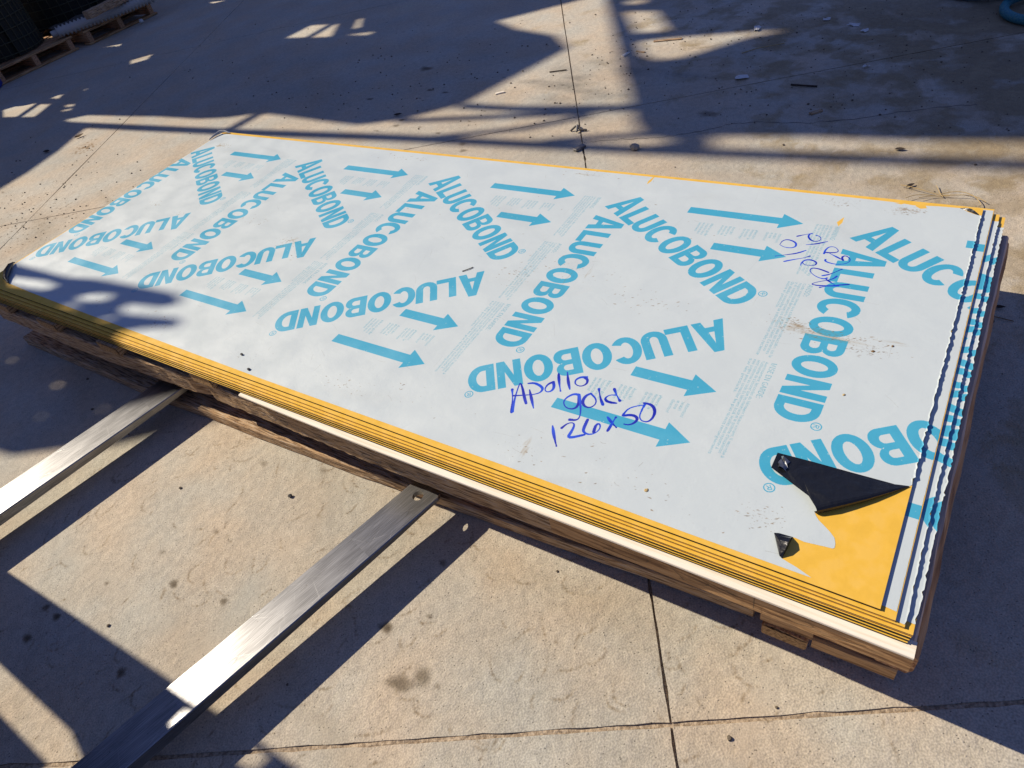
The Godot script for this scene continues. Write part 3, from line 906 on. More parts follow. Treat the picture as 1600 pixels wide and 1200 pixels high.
func build_flaps(t: Node3D, left: Node3D, y: float) -> void:
	# the large flap: the film torn and folded back over itself, black underside up
	var fold := pts2("3.061,1.118 3.083,1.100 3.105,1.082 3.140,1.052 3.172,1.022 3.199,0.997")
	var far := pts2("2.985,1.052 2.961,1.051 2.961,1.007 3.03,1.0055 3.10,1.004 3.174,1.002")
	var near_side := pts2("2.990,1.054 3.010,1.077 3.034,1.083 3.044,1.096")
	var heights := [0.016, 0.019, 0.017, 0.013, 0.008, 0.002]
	var st := start()
	var prev := []
	for i in fold.size():                       # the rounded bend
		var h: float = heights[i]
		var row := []
		for k in 7:
			var an := -PI / 2 + PI * k / 6.0
			var q := fold[i] + Vector2(0.64, 0.77) * cos(an) * h * 0.55
			row.append(Vector3(q.x, y + 0.0002 + h / 2 + sin(an) * h / 2, q.y))
		if prev.size():
			for k in 6: face(st, [prev[k], prev[k + 1], row[k + 1], row[k]], Vector3(0.5, 0.6, 0.6))
		prev = row
	var ridge := []
	for i in fold.size(): ridge.append(Vector3(fold[i].x, y + 0.0002 + heights[i], fold[i].y))
	var rim := [Vector3(3.044, y + 0.012, 1.096), Vector3(3.012, y + 0.007, 1.077), Vector3(2.975, y + 0.004, 1.0525), Vector3(2.961, y + 0.006, 1.051)]
	var back := [Vector3(2.961, y + 0.003, 1.007), Vector3(3.03, y + 0.004, 1.0055), Vector3(3.10, y + 0.003, 1.004), Vector3(3.174, y + 0.0015, 1.002)]
	# a net between the ridge and the far outline
	var a := [ridge[0], rim[0], rim[1], rim[2], rim[3]]
	var top_line := [ridge[0], ridge[1], ridge[2], ridge[3], ridge[4], ridge[5]]
	var low_line := [rim[0], Vector3(3.025, y + 0.009, 1.06), Vector3(3.06, y + 0.009, 1.045), Vector3(3.10, y + 0.007, 1.028), Vector3(3.15, y + 0.004, 1.012), Vector3(3.185, y + 0.0022, 1.0)]
	var base_line := [rim[1], rim[2] + Vector3(0.01, 0.001, -0.012), Vector3(2.995, y + 0.005, 1.03), Vector3(3.03, y + 0.0045, 1.018), Vector3(3.09, y + 0.003, 1.008), back[3]]
	var end_line := [rim[2], rim[3], back[0], back[1], back[2], back[3] + Vector3(0.001, 0, -0.0005)]
	for i in 5:
		for pair in [[top_line, low_line], [low_line, base_line], [base_line, end_line]]:
			face(st, [pair[0][i], pair[0][i + 1], pair[1][i + 1], pair[1][i]], Vector3.UP)
	obj("torn_flap", st.commit(), M.black_film, t)
	# crumpled bit at the flap's tip
	st = start()
	var r := RandomNumberGenerator.new()
	r.seed = 3
	var cr := []
	for i in 6:
		var row := []
		for k in 4: row.append(Vector3(2.971 + k * 0.006 + r.randf_range(-0.002, 0.002), y + 0.007 + r.randf_range(-0.003, 0.009) * (1.0 if k in [1, 2] else 0.2), 1.018 + i * 0.0055 + k * 0.002 + r.randf_range(-0.001, 0.001)))
		cr.append(row)
	for i in 5:
		for k in 3: face(st, [cr[i][k], cr[i][k + 1], cr[i + 1][k + 1], cr[i + 1][k]], Vector3.UP)
	obj("crumple", st.commit(), M.crumple, t)
	# the small flap standing up near the corner
	st = start()
	var tip := Vector3(3.010, y + 0.010, 1.199)
	var e := [Vector3(3.0405, y, 1.188), Vector3(3.0395, y + 0.012, 1.200), Vector3(3.039, y + 0.017, 1.213), Vector3(3.0375, y + 0.012, 1.228), Vector3(3.036, y, 1.239)]
	var inner := [Vector3(3.018, y + 0.010, 1.196), Vector3(3.020, y + 0.012, 1.203), Vector3(3.022, y + 0.013, 1.212), Vector3(3.026, y + 0.010, 1.225), Vector3(3.031, y + 0.003, 1.237)]
	for i in 4:
		face(st, [e[i], e[i + 1], inner[i + 1], inner[i]], Vector3.UP)
		face(st, [inner[i], inner[i + 1], tip], Vector3.UP)
		face(st, [e[i], e[i + 1], Vector3(e[i + 1].x + 0.001, y, e[i + 1].z), Vector3(e[i].x + 0.001, y, e[i].z)], Vector3.RIGHT)
	obj("torn_flap", st.commit(), M.black_film, t)
	# lifted film at the far right corner and rolled film at the two left corners
	st = start()
	for i in 6:
		var u := i / 6.0
		var v := (i + 1) / 6.0
		var p := func(w: float, lift: float) -> Vector3: return Vector3(lerpf(3.150, 3.196, w) + lift * 0.003, y + sin(PI * w) * 0.006 * lift, lerpf(0.010, 0.036, w) - 0.006 * lift * sin(PI * w))
		face(st, [p.call(u, 0.0), p.call(v, 0.0), p.call(v, 1.0), p.call(u, 1.0)], Vector3(0, 1, -0.5))
	obj("torn_flap", st.commit(), M.black_film, t)
	st = start()
	tube_into(st, [Vector3(-0.01, y + 0.007, 1.150), Vector3(0.012, y + 0.012, 1.172), Vector3(0.05, y + 0.014, 1.203), Vector3(0.09, y + 0.011, 1.232), Vector3(0.128, y + 0.005, 1.246)], [0.003, 0.009, 0.012, 0.009, 0.003], 9)
	obj("rolled_film", st.commit(), M.black_film, left)
	st = start()
	tube_into(st, [Vector3(-0.016, y + 0.004, 0.09), Vector3(-0.016, y + 0.009, 0.05), Vector3(-0.008, y + 0.012, 0.022), Vector3(0.02, y + 0.010, 0.010), Vector3(0.05, y + 0.003, 0.009)], [0.002, 0.005, 0.007, 0.005, 0.002], 9)
	obj("rolled_film", st.commit(), M.film_grey, left)

# ---------------------------------------------------------------- pallet under the stack
func build_pallet() -> void:
	var t := thing("long_pallet", "long weathered timber pallet carrying the stack of yellow panels", "pallet")
	var put_plank := func(called: String, mesh: Mesh, m: Material, at: Vector3, turn := 0.0) -> MeshInstance3D:
		var o := obj(called, mesh, m, t)
		o.position = at
		o.rotation.y = turn
		return o
	# front stringer: an old left length and a newer right length
	var front: MeshInstance3D = put_plank.call("stringer", front_stringer(), null, Vector3.ZERO)
	for z in [0.64, 0.06]:
		put_plank.call("stringer", plank_mesh(3.25, 0.07, 0.04, 0.001, 12), M.wood_brown, Vector3(0.0, 0.185, z))
	# pale board lying over the front stringer, sagging at its left end
	var st := start()
	var prev := []
	var prof := [[1.55, 1.3085, 0.0], [1.7, 1.310, -0.001], [1.9, 1.311, -0.002], [2.1, 1.311, -0.002], [2.4, 1.308, -0.001], [2.7, 1.3065, 0.0], [3.0, 1.306, 0.0], [3.269, 1.3065, 0.0]]
	for p in prof:
		var y: float = 0.2545 + p[2]
		var row := [Vector3(p[0], y - 0.006, 1.276), Vector3(p[0], y, 1.276), Vector3(p[0], y, p[1] - 0.0012), Vector3(p[0], y - 0.0012, p[1]), Vector3(p[0], y - 0.006, p[1])]
		if prev.size():
			var nr := [Vector3(0, 0, -1), Vector3.UP, Vector3(0, 1, 1), Vector3(0, 0, 1), Vector3.DOWN]
			for k in 5: face(st, [prev[k], prev[(k + 1) % 5], row[(k + 1) % 5], row[k]], nr[k])
		else: face(st, row, Vector3.LEFT)
		prev = row
	face(st, prev, Vector3.RIGHT)
	obj("pale_board", st.commit(), M.wood_pale, t)
	# deck boards whose ends show between the stack and the stringer
	var dk := 0
	for d in [[0.12, 0.10], [0.46, 0.13], [0.86, 0.12], [1.345, 0.105], [1.64, 0.085], [1.75, 0.10]] :
		dk += 1
		var y0 := along_stringer(d[0], 2) + 0.001
		var hi := 0.2525 - y0
		if d[0] > 2.7: hi = minf(hi, 0.010)
		var db := obj("deck_board", plank_mesh(1.26, hi, d[1], 0.001, 120 + dk, 0.003, 0.0, 0.002), M.wood_old, t)
		db.position = Vector3(d[0], y0, along_stringer(d[0], 1) + (0.004 if d[0] < 2.0 else -0.02))
		db.rotation.y = PI / 2
		if d[0] < 2.0:
			var de := obj("board_end", end_face(d[1], hi), M.end_grain, db)
			de.transform = db.transform.affine_inverse() * Transform3D(Basis(), Vector3(d[0], y0, along_stringer(d[0], 1) + 0.0070))
	# blocks, cross boards and runners
	var n := 0
	for x in [0.36, 1.33, 2.275, 3.065]:
		for z in [1.215 if x < 1.0 or x > 3 else 1.205, 0.64, 0.06]:
			n += 1
			var blk := obj("block", plank_mesh(0.10, (along_stringer(x, 3) - 0.078) if z > 1.0 else 0.105, 0.085, 0.0012, 50 + n, 0.003), M.wood_red if n % 2 else M.wood_brown, t)
			blk.position = Vector3(x - 0.05, 0.078, z)
		var cb := obj("cross_board", plank_mesh(1.24, 0.038, 0.088, 0.001, 70 + n, 0.004, 0.0, 0.002), M.wood_brown, t)
		cb.position = Vector3(x, 0.040 if x > 3.0 else 0.043, 1.262 if x > 3.0 else 1.228)
		cb.rotation.y = PI / 2
		if x > 3.0:
			var eg := obj("board_end", end_face(0.088, 0.038), M.end_grain, cb)
			eg.transform = cb.transform.affine_inverse() * Transform3D(Basis(), Vector3(x, 0.040, 1.2650))
	for z in [0.64, 0.06]: put_plank.call("runner", plank_mesh(3.1, 0.04, 0.09, 0.001, 91), M.wood_old, Vector3(0.1, 0.001, z))
	var rn := obj("runner", bowed_runner(0.0, 2.995), M.wood_old, t)
	rn.position = Vector3(0, 0, 0)
	put_plank.call("runner", plank_mesh(0.15, 0.042, 0.05, 0.0012, 93, 0.004), M.wood_brown, Vector3(3.115, 0.028, 1.222))
	# right end: a shaded deck plank and a rough timber under it
	put_plank.call("end_plank", plank_mesh(1.232, 0.045, 0.07, 0.0012, 94, 0.004, 0.0, 0.002), M.wood_dark, Vector3(3.2340, 0.2080, 1.2755), PI / 2 - 0.007)
	put_plank.call("end_timber", plank_mesh(1.262, 0.066, 0.07, 0.0022, 95, 0.012, 0.0, 0.003), M.wood_red, Vector3(3.2455, 0.168, 1.291), PI / 2 - 0.004)
	put_plank.call("end_plank", plank_mesh(1.25, 0.045, 0.07, 0.001, 96), M.wood_dark, Vector3(0.04, 0.2, 1.27), PI / 2)
	# marker scrawl on the stringer: stroke ribbons lying on its front face
	st = start()
	for line in ["1.50,-62 1.53,-80 1.55,-104|1.55,-66 1.57,-92 1.60,-80 1.59,-70|1.60,-70 1.62,-98|1.62,-74 1.65,-80 1.63,-90|1.66,-78 1.68,-88 1.70,-80 1.68,-74 1.66,-80|1.70,-70 1.73,-98|1.73,-72 1.77,-100|1.80,-80 1.83,-92 1.86,-84 1.82,-78", "2.02,-72 1.98,-78 1.99,-92 2.05,-90 2.05,-82|2.08,-82 2.09,-94 2.13,-90 2.11,-80 2.08,-84|2.13,-68 2.20,-98|2.18,-66 2.27,-104|1.0,-64 1.06,-90 1.08,-70 1.12,-96 1.14,-76|1.16,-70 1.24,-100"]:
		for q in line.split("|"): ribbon_into(st, rounded(pts2(q)), 0.0022)
	tag(obj("marker_writing", st.commit(), M.ink, front), "", "", "", "stuff")
	st = start()
	for line in ["2.86,-56 2.90,-60 2.93,-74 2.90,-90 2.86,-94|2.95,-58 2.98,-86|2.88,-78 2.98,-70|3.01,-50 3.01,-94|3.05,-88 3.10,-84 3.12,-74 3.10,-62|3.13,-92 3.20,-66|2.66,-60 2.71,-66 2.72,-80 2.69,-92|2.74,-62 2.80,-70 2.79,-86 2.75,-90|2.83,-52 2.86,-80 2.87,-96"]:
		for q in line.split("|"): ribbon_into(st, rounded(pts2(q)), 0.0011)
	tag(obj("pencil_marks", st.commit(), M.pencil, front), "", "", "", "stuff")

func along_stringer(x: float, column: int) -> float:     # front z, top and bottom of the warped front stringer
	var k := [[-0.1, 1.314, 0.215, 0.140], [0.75, 1.311, 0.215, 0.138], [1.28, 1.290, 0.212, 0.135], [1.5, 1.291, 0.213, 0.138], [2.2, 1.293, 0.215, 0.140], [2.4, 1.289, 0.218, 0.146], [2.85, 1.291, 0.238, 0.168], [3.0, 1.300, 0.2475, 0.186], [3.3, 1.3050, 0.2490, 0.198]]
	for i in k.size() - 1:
		if x <= k[i + 1][0]: return lerpf(k[i][column], k[i + 1][column], smoothstep(k[i][0], k[i + 1][0], x))
	return k[-1][column]

func stringer_front(x: float) -> float:
	return along_stringer(x, 1)

func stringer_top(x: float) -> float:
	return along_stringer(x, 2) + 0.002 * sin(x * 23.0) * (1.0 if x < 2.3 else 0.0)

func ribbon_into(st: SurfaceTool, p: PackedVector2Array, w: float) -> void:
	for i in p.size() - 1:
		var on := func(q: Vector2) -> Vector2: return Vector2(q.x, lerpf(along_stringer(q.x, 2) - 0.006, along_stringer(q.x, 3) + 0.006, (-q.y - 50.0) / 55.0))
		var a: Vector2 = on.call(p[i])
		var b: Vector2 = on.call(p[i + 1])
		var d := (b - a).normalized().orthogonal() * w / 2.0
		var pts := []
		for q in [a - d, a + d, b + d, b - d]: pts.append(Vector3(q.x, q.y, stringer_front(q.x) + 0.0022))
		face(st, pts, Vector3(0, 0, 1))

func front_stringer() -> ArrayMesh:
	var out := ArrayMesh.new()
	var r := RandomNumberGenerator.new()
	r.seed = 17
	for part in [[-0.02, 2.56, M.wood_old], [2.56, 3.270, M.wood_brown]]:
		var st := start()
		var prev := []
		var n := int((part[1] - part[0]) / 0.02)
		for i in n + 1:
			var x: float = lerpf(part[0], part[1], float(i) / n)
			var rough := 0.0012 if x < 2.4 else 0.0003
			var top := stringer_top(x)
			var bot := along_stringer(x, 3) + (0.004 * sin(x * 9.0) * (1.0 if x < 1.4 else 0.2)) + r.randf_range(-1, 1) * rough * 1.5
			var zf := stringer_front(x)
			if x > 1.24 and x < 1.34: zf -= 0.010 * r.randf() + 0.004     # splintered place above the left fork
			var row := [Vector3(x, bot, zf - 0.045), Vector3(x, top, zf - 0.045), Vector3(x, top, zf - 0.005), Vector3(x, top - 0.004, zf + r.randf_range(-1, 1) * rough)]
			for k in [0.75, 0.5, 0.25]: row.append(Vector3(x, lerpf(bot, top, k) + r.randf_range(-1, 1) * rough, zf + r.randf_range(-1, 1) * rough))
			row.append(Vector3(x, bot + 0.003, zf + r.randf_range(-1, 1) * rough))
			row.append(Vector3(x, bot, zf - 0.004))
			if prev.size():
				var m := row.size()
				for k in m:
					var l := (k + 1) % m
					var g: Vector3 = Vector3(0, row[l].y - row[k].y, row[l].z - row[k].z)
					face(st, [prev[k], prev[l], row[l], row[k]], Vector3(0, g.z, -g.y))
			else: face(st, row, Vector3.LEFT)
			prev = row
		face(st, prev, Vector3.RIGHT)
		st.set_material(part[2])
		st.commit(out)
	return out

func bowed_runner(x0: float, x1: float) -> ArrayMesh:     # the lower front board: bends outwards towards its left end
	var st := start()
	var r := RandomNumberGenerator.new()
	r.seed = 23
	var bend := pts2("0,1.313 1.0,1.309 1.22,1.296 1.45,1.292 1.9,1.276 2.3,1.256 2.8,1.238 3.0,1.232")
	var prev := []
	for i in 61:
		var x := lerpf(x0, x1, i / 60.0)
		var z := 1.313
		for m in bend.size() - 1:
			if x >= bend[m].x: z = lerpf(bend[m].y, bend[m + 1].y, clampf((x - bend[m].x) / (bend[m + 1].x - bend[m].x), 0, 1))
		var lift := 0.022 * smoothstep(2.3, 3.0, x)
		var j := r.randf_range(-0.0012, 0.0012)
		var row := [Vector3(x, 0.002 + lift, z - 0.09), Vector3(x, 0.042 + lift, z - 0.09), Vector3(x, 0.043 + j + lift, z - 0.004), Vector3(x, 0.039 + j + lift, z + j), Vector3(x, 0.020 + lift, z - j), Vector3(x, 0.005 + lift, z + j), Vector3(x, 0.002 + lift, z - 0.004)]
		if prev.size():
			for k in 7:
				var l := (k + 1) % 7
				var g: Vector3 = row[l] - row[k]
				face(st, [prev[k], prev[l], row[l], row[k]], Vector3(0, g.z, -g.y))
		else: face(st, row, Vector3.LEFT)
		prev = row
	face(st, prev, Vector3.RIGHT)
	return st.commit()

func end_face(w: float, h: float) -> ArrayMesh:
	var st := start()
	face(st, [Vector3(-w / 2 + 0.003, 0.003, 0), Vector3(w / 2 - 0.003, 0.003, 0), Vector3(w / 2 - 0.001, h - 0.004, 0), Vector3(-w / 2 + 0.002, h - 0.003, 0)], Vector3(0, 0, 1))
	return st.commit()

# ---------------------------------------------------------------- forklift
func fork_mesh(width: float, length: float, tip_thick: float, thick: float, hole: float) -> ArrayMesh:
	# along x from the heel (0) to the tip (length); top at y = 0
	var st := start()
	var c := 0.0025
	var w := width / 2
	var stations := [[0.0, thick], [length * 0.35, thick], [length - 0.16, lerpf(thick, tip_thick, 0.7)], [length - 0.075, tip_thick * 1.15], [length - 0.012, tip_thick], [length, tip_thick - 0.002]]
	var prev := []
	for i in stations.size():
		var x: float = stations[i][0]
		var th: float = stations[i][1]
		var k := w - (0.006 if i == stations.size() - 1 else 0.0)
		var row := [Vector3(x, -c, -k), Vector3(x, 0, -k + c), Vector3(x, 0, k - c), Vector3(x, -c, k), Vector3(x, -th + c, k), Vector3(x, -th, k - c), Vector3(x, -th, -k + c), Vector3(x, -th + c, -k)]
		var drilled := hole > 0.0 and i == stations.size() - 2
		if prev.size():
			var nr := [Vector3(0, 1, -1), Vector3.UP, Vector3(0, 1, 1), Vector3(0, 0, 1), Vector3(0, -1, 1), Vector3.DOWN, Vector3(0, -1, -1), Vector3(0, 0, -1)]
			for e in 8:
				if drilled and (e == 1 or e == 5): continue
				face(st, [prev[e], prev[(e + 1) % 8], row[(e + 1) % 8], row[e]], nr[e])
			if drilled:
				var xa: float = prev[1].x
				var cx := length - 0.041
				var q := 24
				for top in [true, false]:
					var ring := []
					var outer := []
					for s in q:
						var an := TAU * s / q
						var d := Vector2(cos(an), sin(an))
						var y_at := func(px: float) -> float: return 0.0 if top else lerpf(prev[5].y, row[5].y, clampf((px - xa) / (x - xa), 0, 1))
						var inn := Vector2(cx, 0) + d * hole
						var lim := minf(((x if d.x > 0 else xa) - cx) / d.x if absf(d.x) > 1e-4 else 1e9, (signf(d.y) * (w - c)) / d.y if absf(d.y) > 1e-4 else 1e9)
						var o := Vector2(cx, 0) + d * lim
						ring.append(Vector3(inn.x, y_at.call(inn.x), inn.y))
						outer.append(Vector3(o.x, y_at.call(o.x), o.y))
					for s in q: face(st, [ring[s], ring[(s + 1) % q], outer[(s + 1) % q], outer[s]], Vector3.UP if top else Vector3.DOWN)
					for cor in [Vector2(xa, -w + c), Vector2(xa, w - c), Vector2(x, -w + c), Vector2(x, w - c)]:     # the corners between the rays
						var cy: float = 0.0 if top else lerpf(prev[5].y, row[5].y, (cor.x - xa) / (x - xa))
						var best := 0
						for s in q:
							if (Vector2(outer[s].x, outer[s].z) + Vector2(outer[(s + 1) % q].x, outer[(s + 1) % q].z)).distance_to(cor * 2) < (Vector2(outer[best].x, outer[best].z) + Vector2(outer[(best + 1) % q].x, outer[(best + 1) % q].z)).distance_to(cor * 2): best = s
						face(st, [outer[best], outer[(best + 1) % q], Vector3(cor.x, cy, cor.y)], Vector3.UP if top else Vector3.DOWN)
				for s in q:
					var a1 := TAU * s / q
					var a2 := TAU * (s + 1) / q
					var p1 := Vector3(cx + cos(a1) * hole, 0, sin(a1) * hole)
					var p2 := Vector3(cx + cos(a2) * hole, 0, sin(a2) * hole)
					face(st, [p1, p2, p2 + Vector3(0, -tip_thick * 1.1, 0), p1 + Vector3(0, -tip_thick * 1.1, 0)], Vector3(-cos(a1), 0, -sin(a1)))
		else: face(st, row, Vector3.LEFT)
		prev = row
	face(st, prev, Vector3.RIGHT)
	return st.commit()

func build_forklift() -> void:
	var t := thing("forklift", "forklift with two bright scratched steel forks reaching under the pallet", "forklift")
	for f in [[Vector2(1.855, 2.46), Vector2(2.170, 1.268), 0.098, 0.0148, 0.013, 0.036, 0.1], [Vector2(0.835, 2.36), Vector2(1.062, 1.22), 0.118, 0.0, 0.02, 0.036, 0.1]]:
		var heel: Vector2 = f[0]
		var tip: Vector2 = f[1]
		var d := tip - heel
		var o := obj("fork", fork_mesh(f[2], d.length(), f[4], f[5], f[3]), M.steel, t)
		o.position = Vector3(heel.x, f[6], heel.y)
		o.rotation.y = atan2(-d.y, d.x)
		var side := obj("shank", plank_mesh(0.6, 0.11, 0.045, 0.0, 1, 0.004), M.steel_dark, t)
		side.basis = Basis(Vector3.UP, atan2(-d.y, d.x)) * Basis(Vector3(0, 1, 0), Vector3(-1, 0, 0), Vector3(0, 0, 1))
		side.position = Vector3(heel.x, f[6] - 0.03, heel.y)
	var yaw := 0.21
	var body := Node3D.new()
	var bx := func(called: String, size: Vector3, at: Vector3, m: Material) -> void:
		var o := obj(called, box_mesh(size, 0.01), m, t)
		o.position = Vector3(1.30, 0, 2.50) + at.rotated(Vector3.UP, yaw)
		o.rotation.y = yaw
	body.free()
	wall_part(t, "mast_guard", pts2("2.03,.05 2.11,.7 2.20,1.4 2.28,1.95 3.1,1.95 3.1,1.36 2.42,1.35 2.377,1.26 2.324,.97 2.27,.7 2.22,.05"), [pts2("2.247,1.60 2.285,1.595 2.288,1.655 2.25,1.665")], 0.2, 0.02, M.steel_dark)
	wall_part(t, "side_guard", pts2("2.35,.05 2.41,1.07 2.45,1.29 3.1,1.30 3.1,.05"), [], 0.16, 0.02, M.steel_dark)
	bx.call("carriage_bar", Vector3(1.5, 0.11, 0.04), Vector3(0, 0.20, 0.08), M.steel_dark)
	bx.call("carriage_bar", Vector3(1.5, 0.11, 0.04), Vector3(0, 0.58, 0.08), M.steel_dark)
	bx.call("mast_rail", Vector3(0.07, 2.1, 0.13), Vector3(-0.42, 1.1, 0.2), M.steel_dark)
	bx.call("mast_rail", Vector3(0.07, 2.1, 0.13), Vector3(0.42, 1.1, 0.2), M.steel_dark)
	bx.call("mast_crossbar", Vector3(0.9, 0.12, 0.08), Vector3(0, 2.1, 0.22), M.steel_dark)
	bx.call("chassis", Vector3(1.1, 0.6, 1.7), Vector3(0, 0.55, 1.35), M.machine)
	bx.call("counterweight", Vector3(1.1, 0.75, 0.45), Vector3(0, 0.75, 2.4), M.machine)
	bx.call("seat", Vector3(0.5, 0.5, 0.12), Vector3(0, 1.1, 1.75), M.rubber)
	bx.call("overhead_guard", Vector3(1.05, 0.06, 1.3), Vector3(0, 2.1, 1.25), M.steel_dark)
	for sx in [-0.49, 0.49]:
		for sz in [0.65, 1.85]: bx.call("guard_post", Vector3(0.06, 1.3, 0.06), Vector3(sx, 1.45, sz), M.steel_dark)
		for sz in [0.75, 2.1]:
			var cyl := CylinderMesh.new()
			cyl.top_radius = 0.3 if sz < 1 else 0.24
			cyl.bottom_radius = cyl.top_radius
			cyl.height = 0.2
			var wh := obj("wheel", cyl, M.rubber, t)
			wh.position = Vector3(1.30, cyl.top_radius, 2.42) + Vector3(sx * 1.15, 0, sz).rotated(Vector3.UP, yaw)
			wh.basis = Basis(Vector3.UP, yaw) * Basis(Vector3(0, 0, 1), PI / 2)

# ---------------------------------------------------------------- the yard around
func wall_part(parent: Node, called: String, poly: PackedVector2Array, holes: Array, x: float, depth: float, m: Material) -> void:   # polygon in (z, height), standing in the plane at x
	var c := CSGCombiner3D.new()
	c.name = called
	parent.add_child(c, true)
	c.basis = Basis(Vector3(0, 0, 1), Vector3(0, 1, 0), Vector3(-1, 0, 0))
	c.position = Vector3(x, 0, 0)
	var p := CSGPolygon3D.new()
	p.name = "sheet"
	p.polygon = poly
	p.depth = depth
	c.add_child(p, true)
	for h in holes:
		var q := CSGPolygon3D.new()
		q.name = "opening"
		q.operation = CSGShape3D.OPERATION_SUBTRACTION
		q.polygon = h
		q.depth = depth + 0.1
		q.position = Vector3(0, 0, 0.05)
		c.add_child(q, true)
	c.material_override = m

func build_yard() -> void:
	# an open steel frame with hung sheets, left of the view: it throws the large shadows
	var t := thing("steel_frame_shed", "half clad steel frame shed standing left of the slabs, out of view", "shed")
	var x := -6.5
	var holes := []
	for h in ["-1.32,1.62 -1.43,1.75 -1.53,2.07 -1.21,2.24", "-1.05,2.61 -1.16,2.72 -1.15,2.77 -1.04,2.82 -.94,2.72", "-1.27,2.35 -1.36,2.32 -1.26,2.40", "-.41,2.75 -.51,2.75 -.43,2.81", "-.31,2.51 -.38,2.63 -.27,2.69", "-.09,2.27 -.21,2.38 -.19,2.54 .05,2.62 .05,2.45", "-.18,2.57 -.17,2.72 -.06,2.77 .06,2.82 .055,2.65", "-.15,2.87 -.16,2.98 -.11,3.02 -.11,2.92", "-.05,2.94 -.09,3.03 -.04,3.07 -.03,2.99", "-2.34,1.93 -2.53,1.85 -2.36,2.02", "-2.62,2.06 -2.62,2.30 -2.55,2.18", "-1.32,3.88 -1.58,3.91 -1.56,4.1 -1.29,4.1", "-1.28,4.13 -1.555,4.13 -1.55,4.19 -1.26,4.33", "-1.41,4.38 -1.64,4.27 -1.63,4.34 -1.41,4.46", "-1.28,4.42 -1.30,4.65 -1.23,4.64"]:
		holes.append(pts2(h))
	wall_part(t, "cladding", pts2(".07,1.5 .13,3.15 .05,3.30 .08,3.65 .10,3.97 .15,4.33 .14,4.53 .08,4.74 .14,4.98 .24,5.36 .27,5.49 .21,5.70 .10,5.84 .01,5.94 -.35,6.04 -.73,6.15 -.96,5.98 -1.13,5.68 -1.32,5.47 -1.39,5.56 -1.62,5.86 -2.0,6.2 -5.0,6.35 -5.0,1.5"), holes, x, 0.05, M.cladding)
	wall_part(t, "lower_wall", pts2(".08,0 .11,3.15 .24,3.55 .60,3.69 .90,3.76 1.12,3.78 3.6,3.9 3.6,0"), [], x - 0.06, 0.05, M.cladding)
	wall_part(t, "upper_cladding", pts2("-1.54,6.16 -.92,6.43 -.42,6.65 -.34,6.68 -.09,6.80 .10,6.88 .28,6.95 .41,7.03 .48,7.15 .44,7.30 .45,7.62 .48,7.85 .49,8.16 .5,9.5 -3.2,9.5 -3.2,6.4 -2.0,6.1"), [pts2("-1.29,6.33 -1.24,6.54 -.89,6.72 -.88,6.54"), pts2("-.75,6.59 -.77,6.72 -.79,7.11 -.77,7.28 -.71,7.13 -.47,6.92 -.45,6.79 -.55,6.68"), pts2("-1.51,6.26 -1.47,6.41 -1.41,6.42 -1.43,6.30")], x - 0.12, 0.05, M.cladding)
	var bar := func(called: String, pts: String, w: float) -> void:
		var p := pts2(pts)
		for i in p.size() - 1:
			var a := Vector3(x + 0.06, p[i].y, p[i].x)
			var b := Vector3(x + 0.06, p[i + 1].y, p[i + 1].x)
			var d := b - a
			var o := obj(called, box_mesh(Vector3(0.06, d.length() + w * 0.8, w), 0.006), M.grey_steel, t)
			o.position = (a + b) / 2
			var up := d.normalized()
			o.basis = Basis(up.cross(Vector3(1, 0, 0)).cross(up).normalized(), up, Vector3(1, 0, 0).cross(up).normalized())
	bar.call("post", ".11,0 .18,3.1 .335,4.69 .42,5.76 .55,6.98 .65,8.2 .74,9.6", 0.085)
	bar.call("brace", ".05,5.96 .10,6.25 .12,6.87", 0.075)
	bar.call("brace", ".43,5.91 .33,6.36 .20,6.59", 0.035)
	bar.call("brace", ".33,4.69 .06,4.72 .01,4.91", 0.04)
	bar.call("brace", ".22,5.71 .18,6.29 .16,6.58", 0.05)
	bar.call("brace", ".48,7.14 .54,6.98", 0.08)
	bar.call("brace", ".50,6.50 .46,6.56 .42,6.76 .39,7.02", 0.05)
	bar.call("post", "-4.9,1.4 -4.9,9.4", 0.1)
	bar.call("beam", "-4.9,6.2 -1.9,6.2", 0.1)
	# a bundle of tall posts that shades the left end of the stack
	var u := thing("post_bundle", "bundle of upright boards standing left of the stack, out of view", "boards")
	wall_part(u, "boards", pts2("1.70,0 1.74,3.6 1.785,3.95 1.775,4.07 1.785,4.25 1.795,4.41 1.835,4.47 1.875,4.42 1.88,4.29 1.90,4.28 1.93,4.34 1.915,4.54 1.95,4.56 1.985,4.44 2.01,4.40 2.26,4.1 2.32,3.95 2.4,3.8 2.5,0"), [pts2("1.82,3.66 1.82,3.85 1.845,3.96 1.87,3.93 1.87,3.74"), pts2("1.88,4.06 1.85,4.12 1.845,4.22 1.88,4.23 1.90,4.14"), pts2("1.93,4.03 1.92,4.10 1.945,4.17"), pts2("1.97,4.26 1.94,4.32 1.965,4.34 1.98,4.30"), pts2("2.07,3.62 2.06,3.66 2.08,3.69 2.09,3.66"), pts2("2.13,3.9 2.12,3.93 2.14,3.96"), pts2("2.22,3.72 2.21,3.74 2.23,3.77 2.235,3.74"), pts2("2.0,3.3 1.99,3.34 2.02,3.37")], -4.0, 0.04, M.cladding)
	# a warehouse far left keeps the corner with the coils in the shade
	var w := thing("warehouse", "grey warehouse wall beyond the coils, out of view", "building")
	wall_part(w, "wall", pts2("-9,0 -9,7.05 -.6,7.05 -.6,0"), [], -13.0, 0.3, M.cladding)

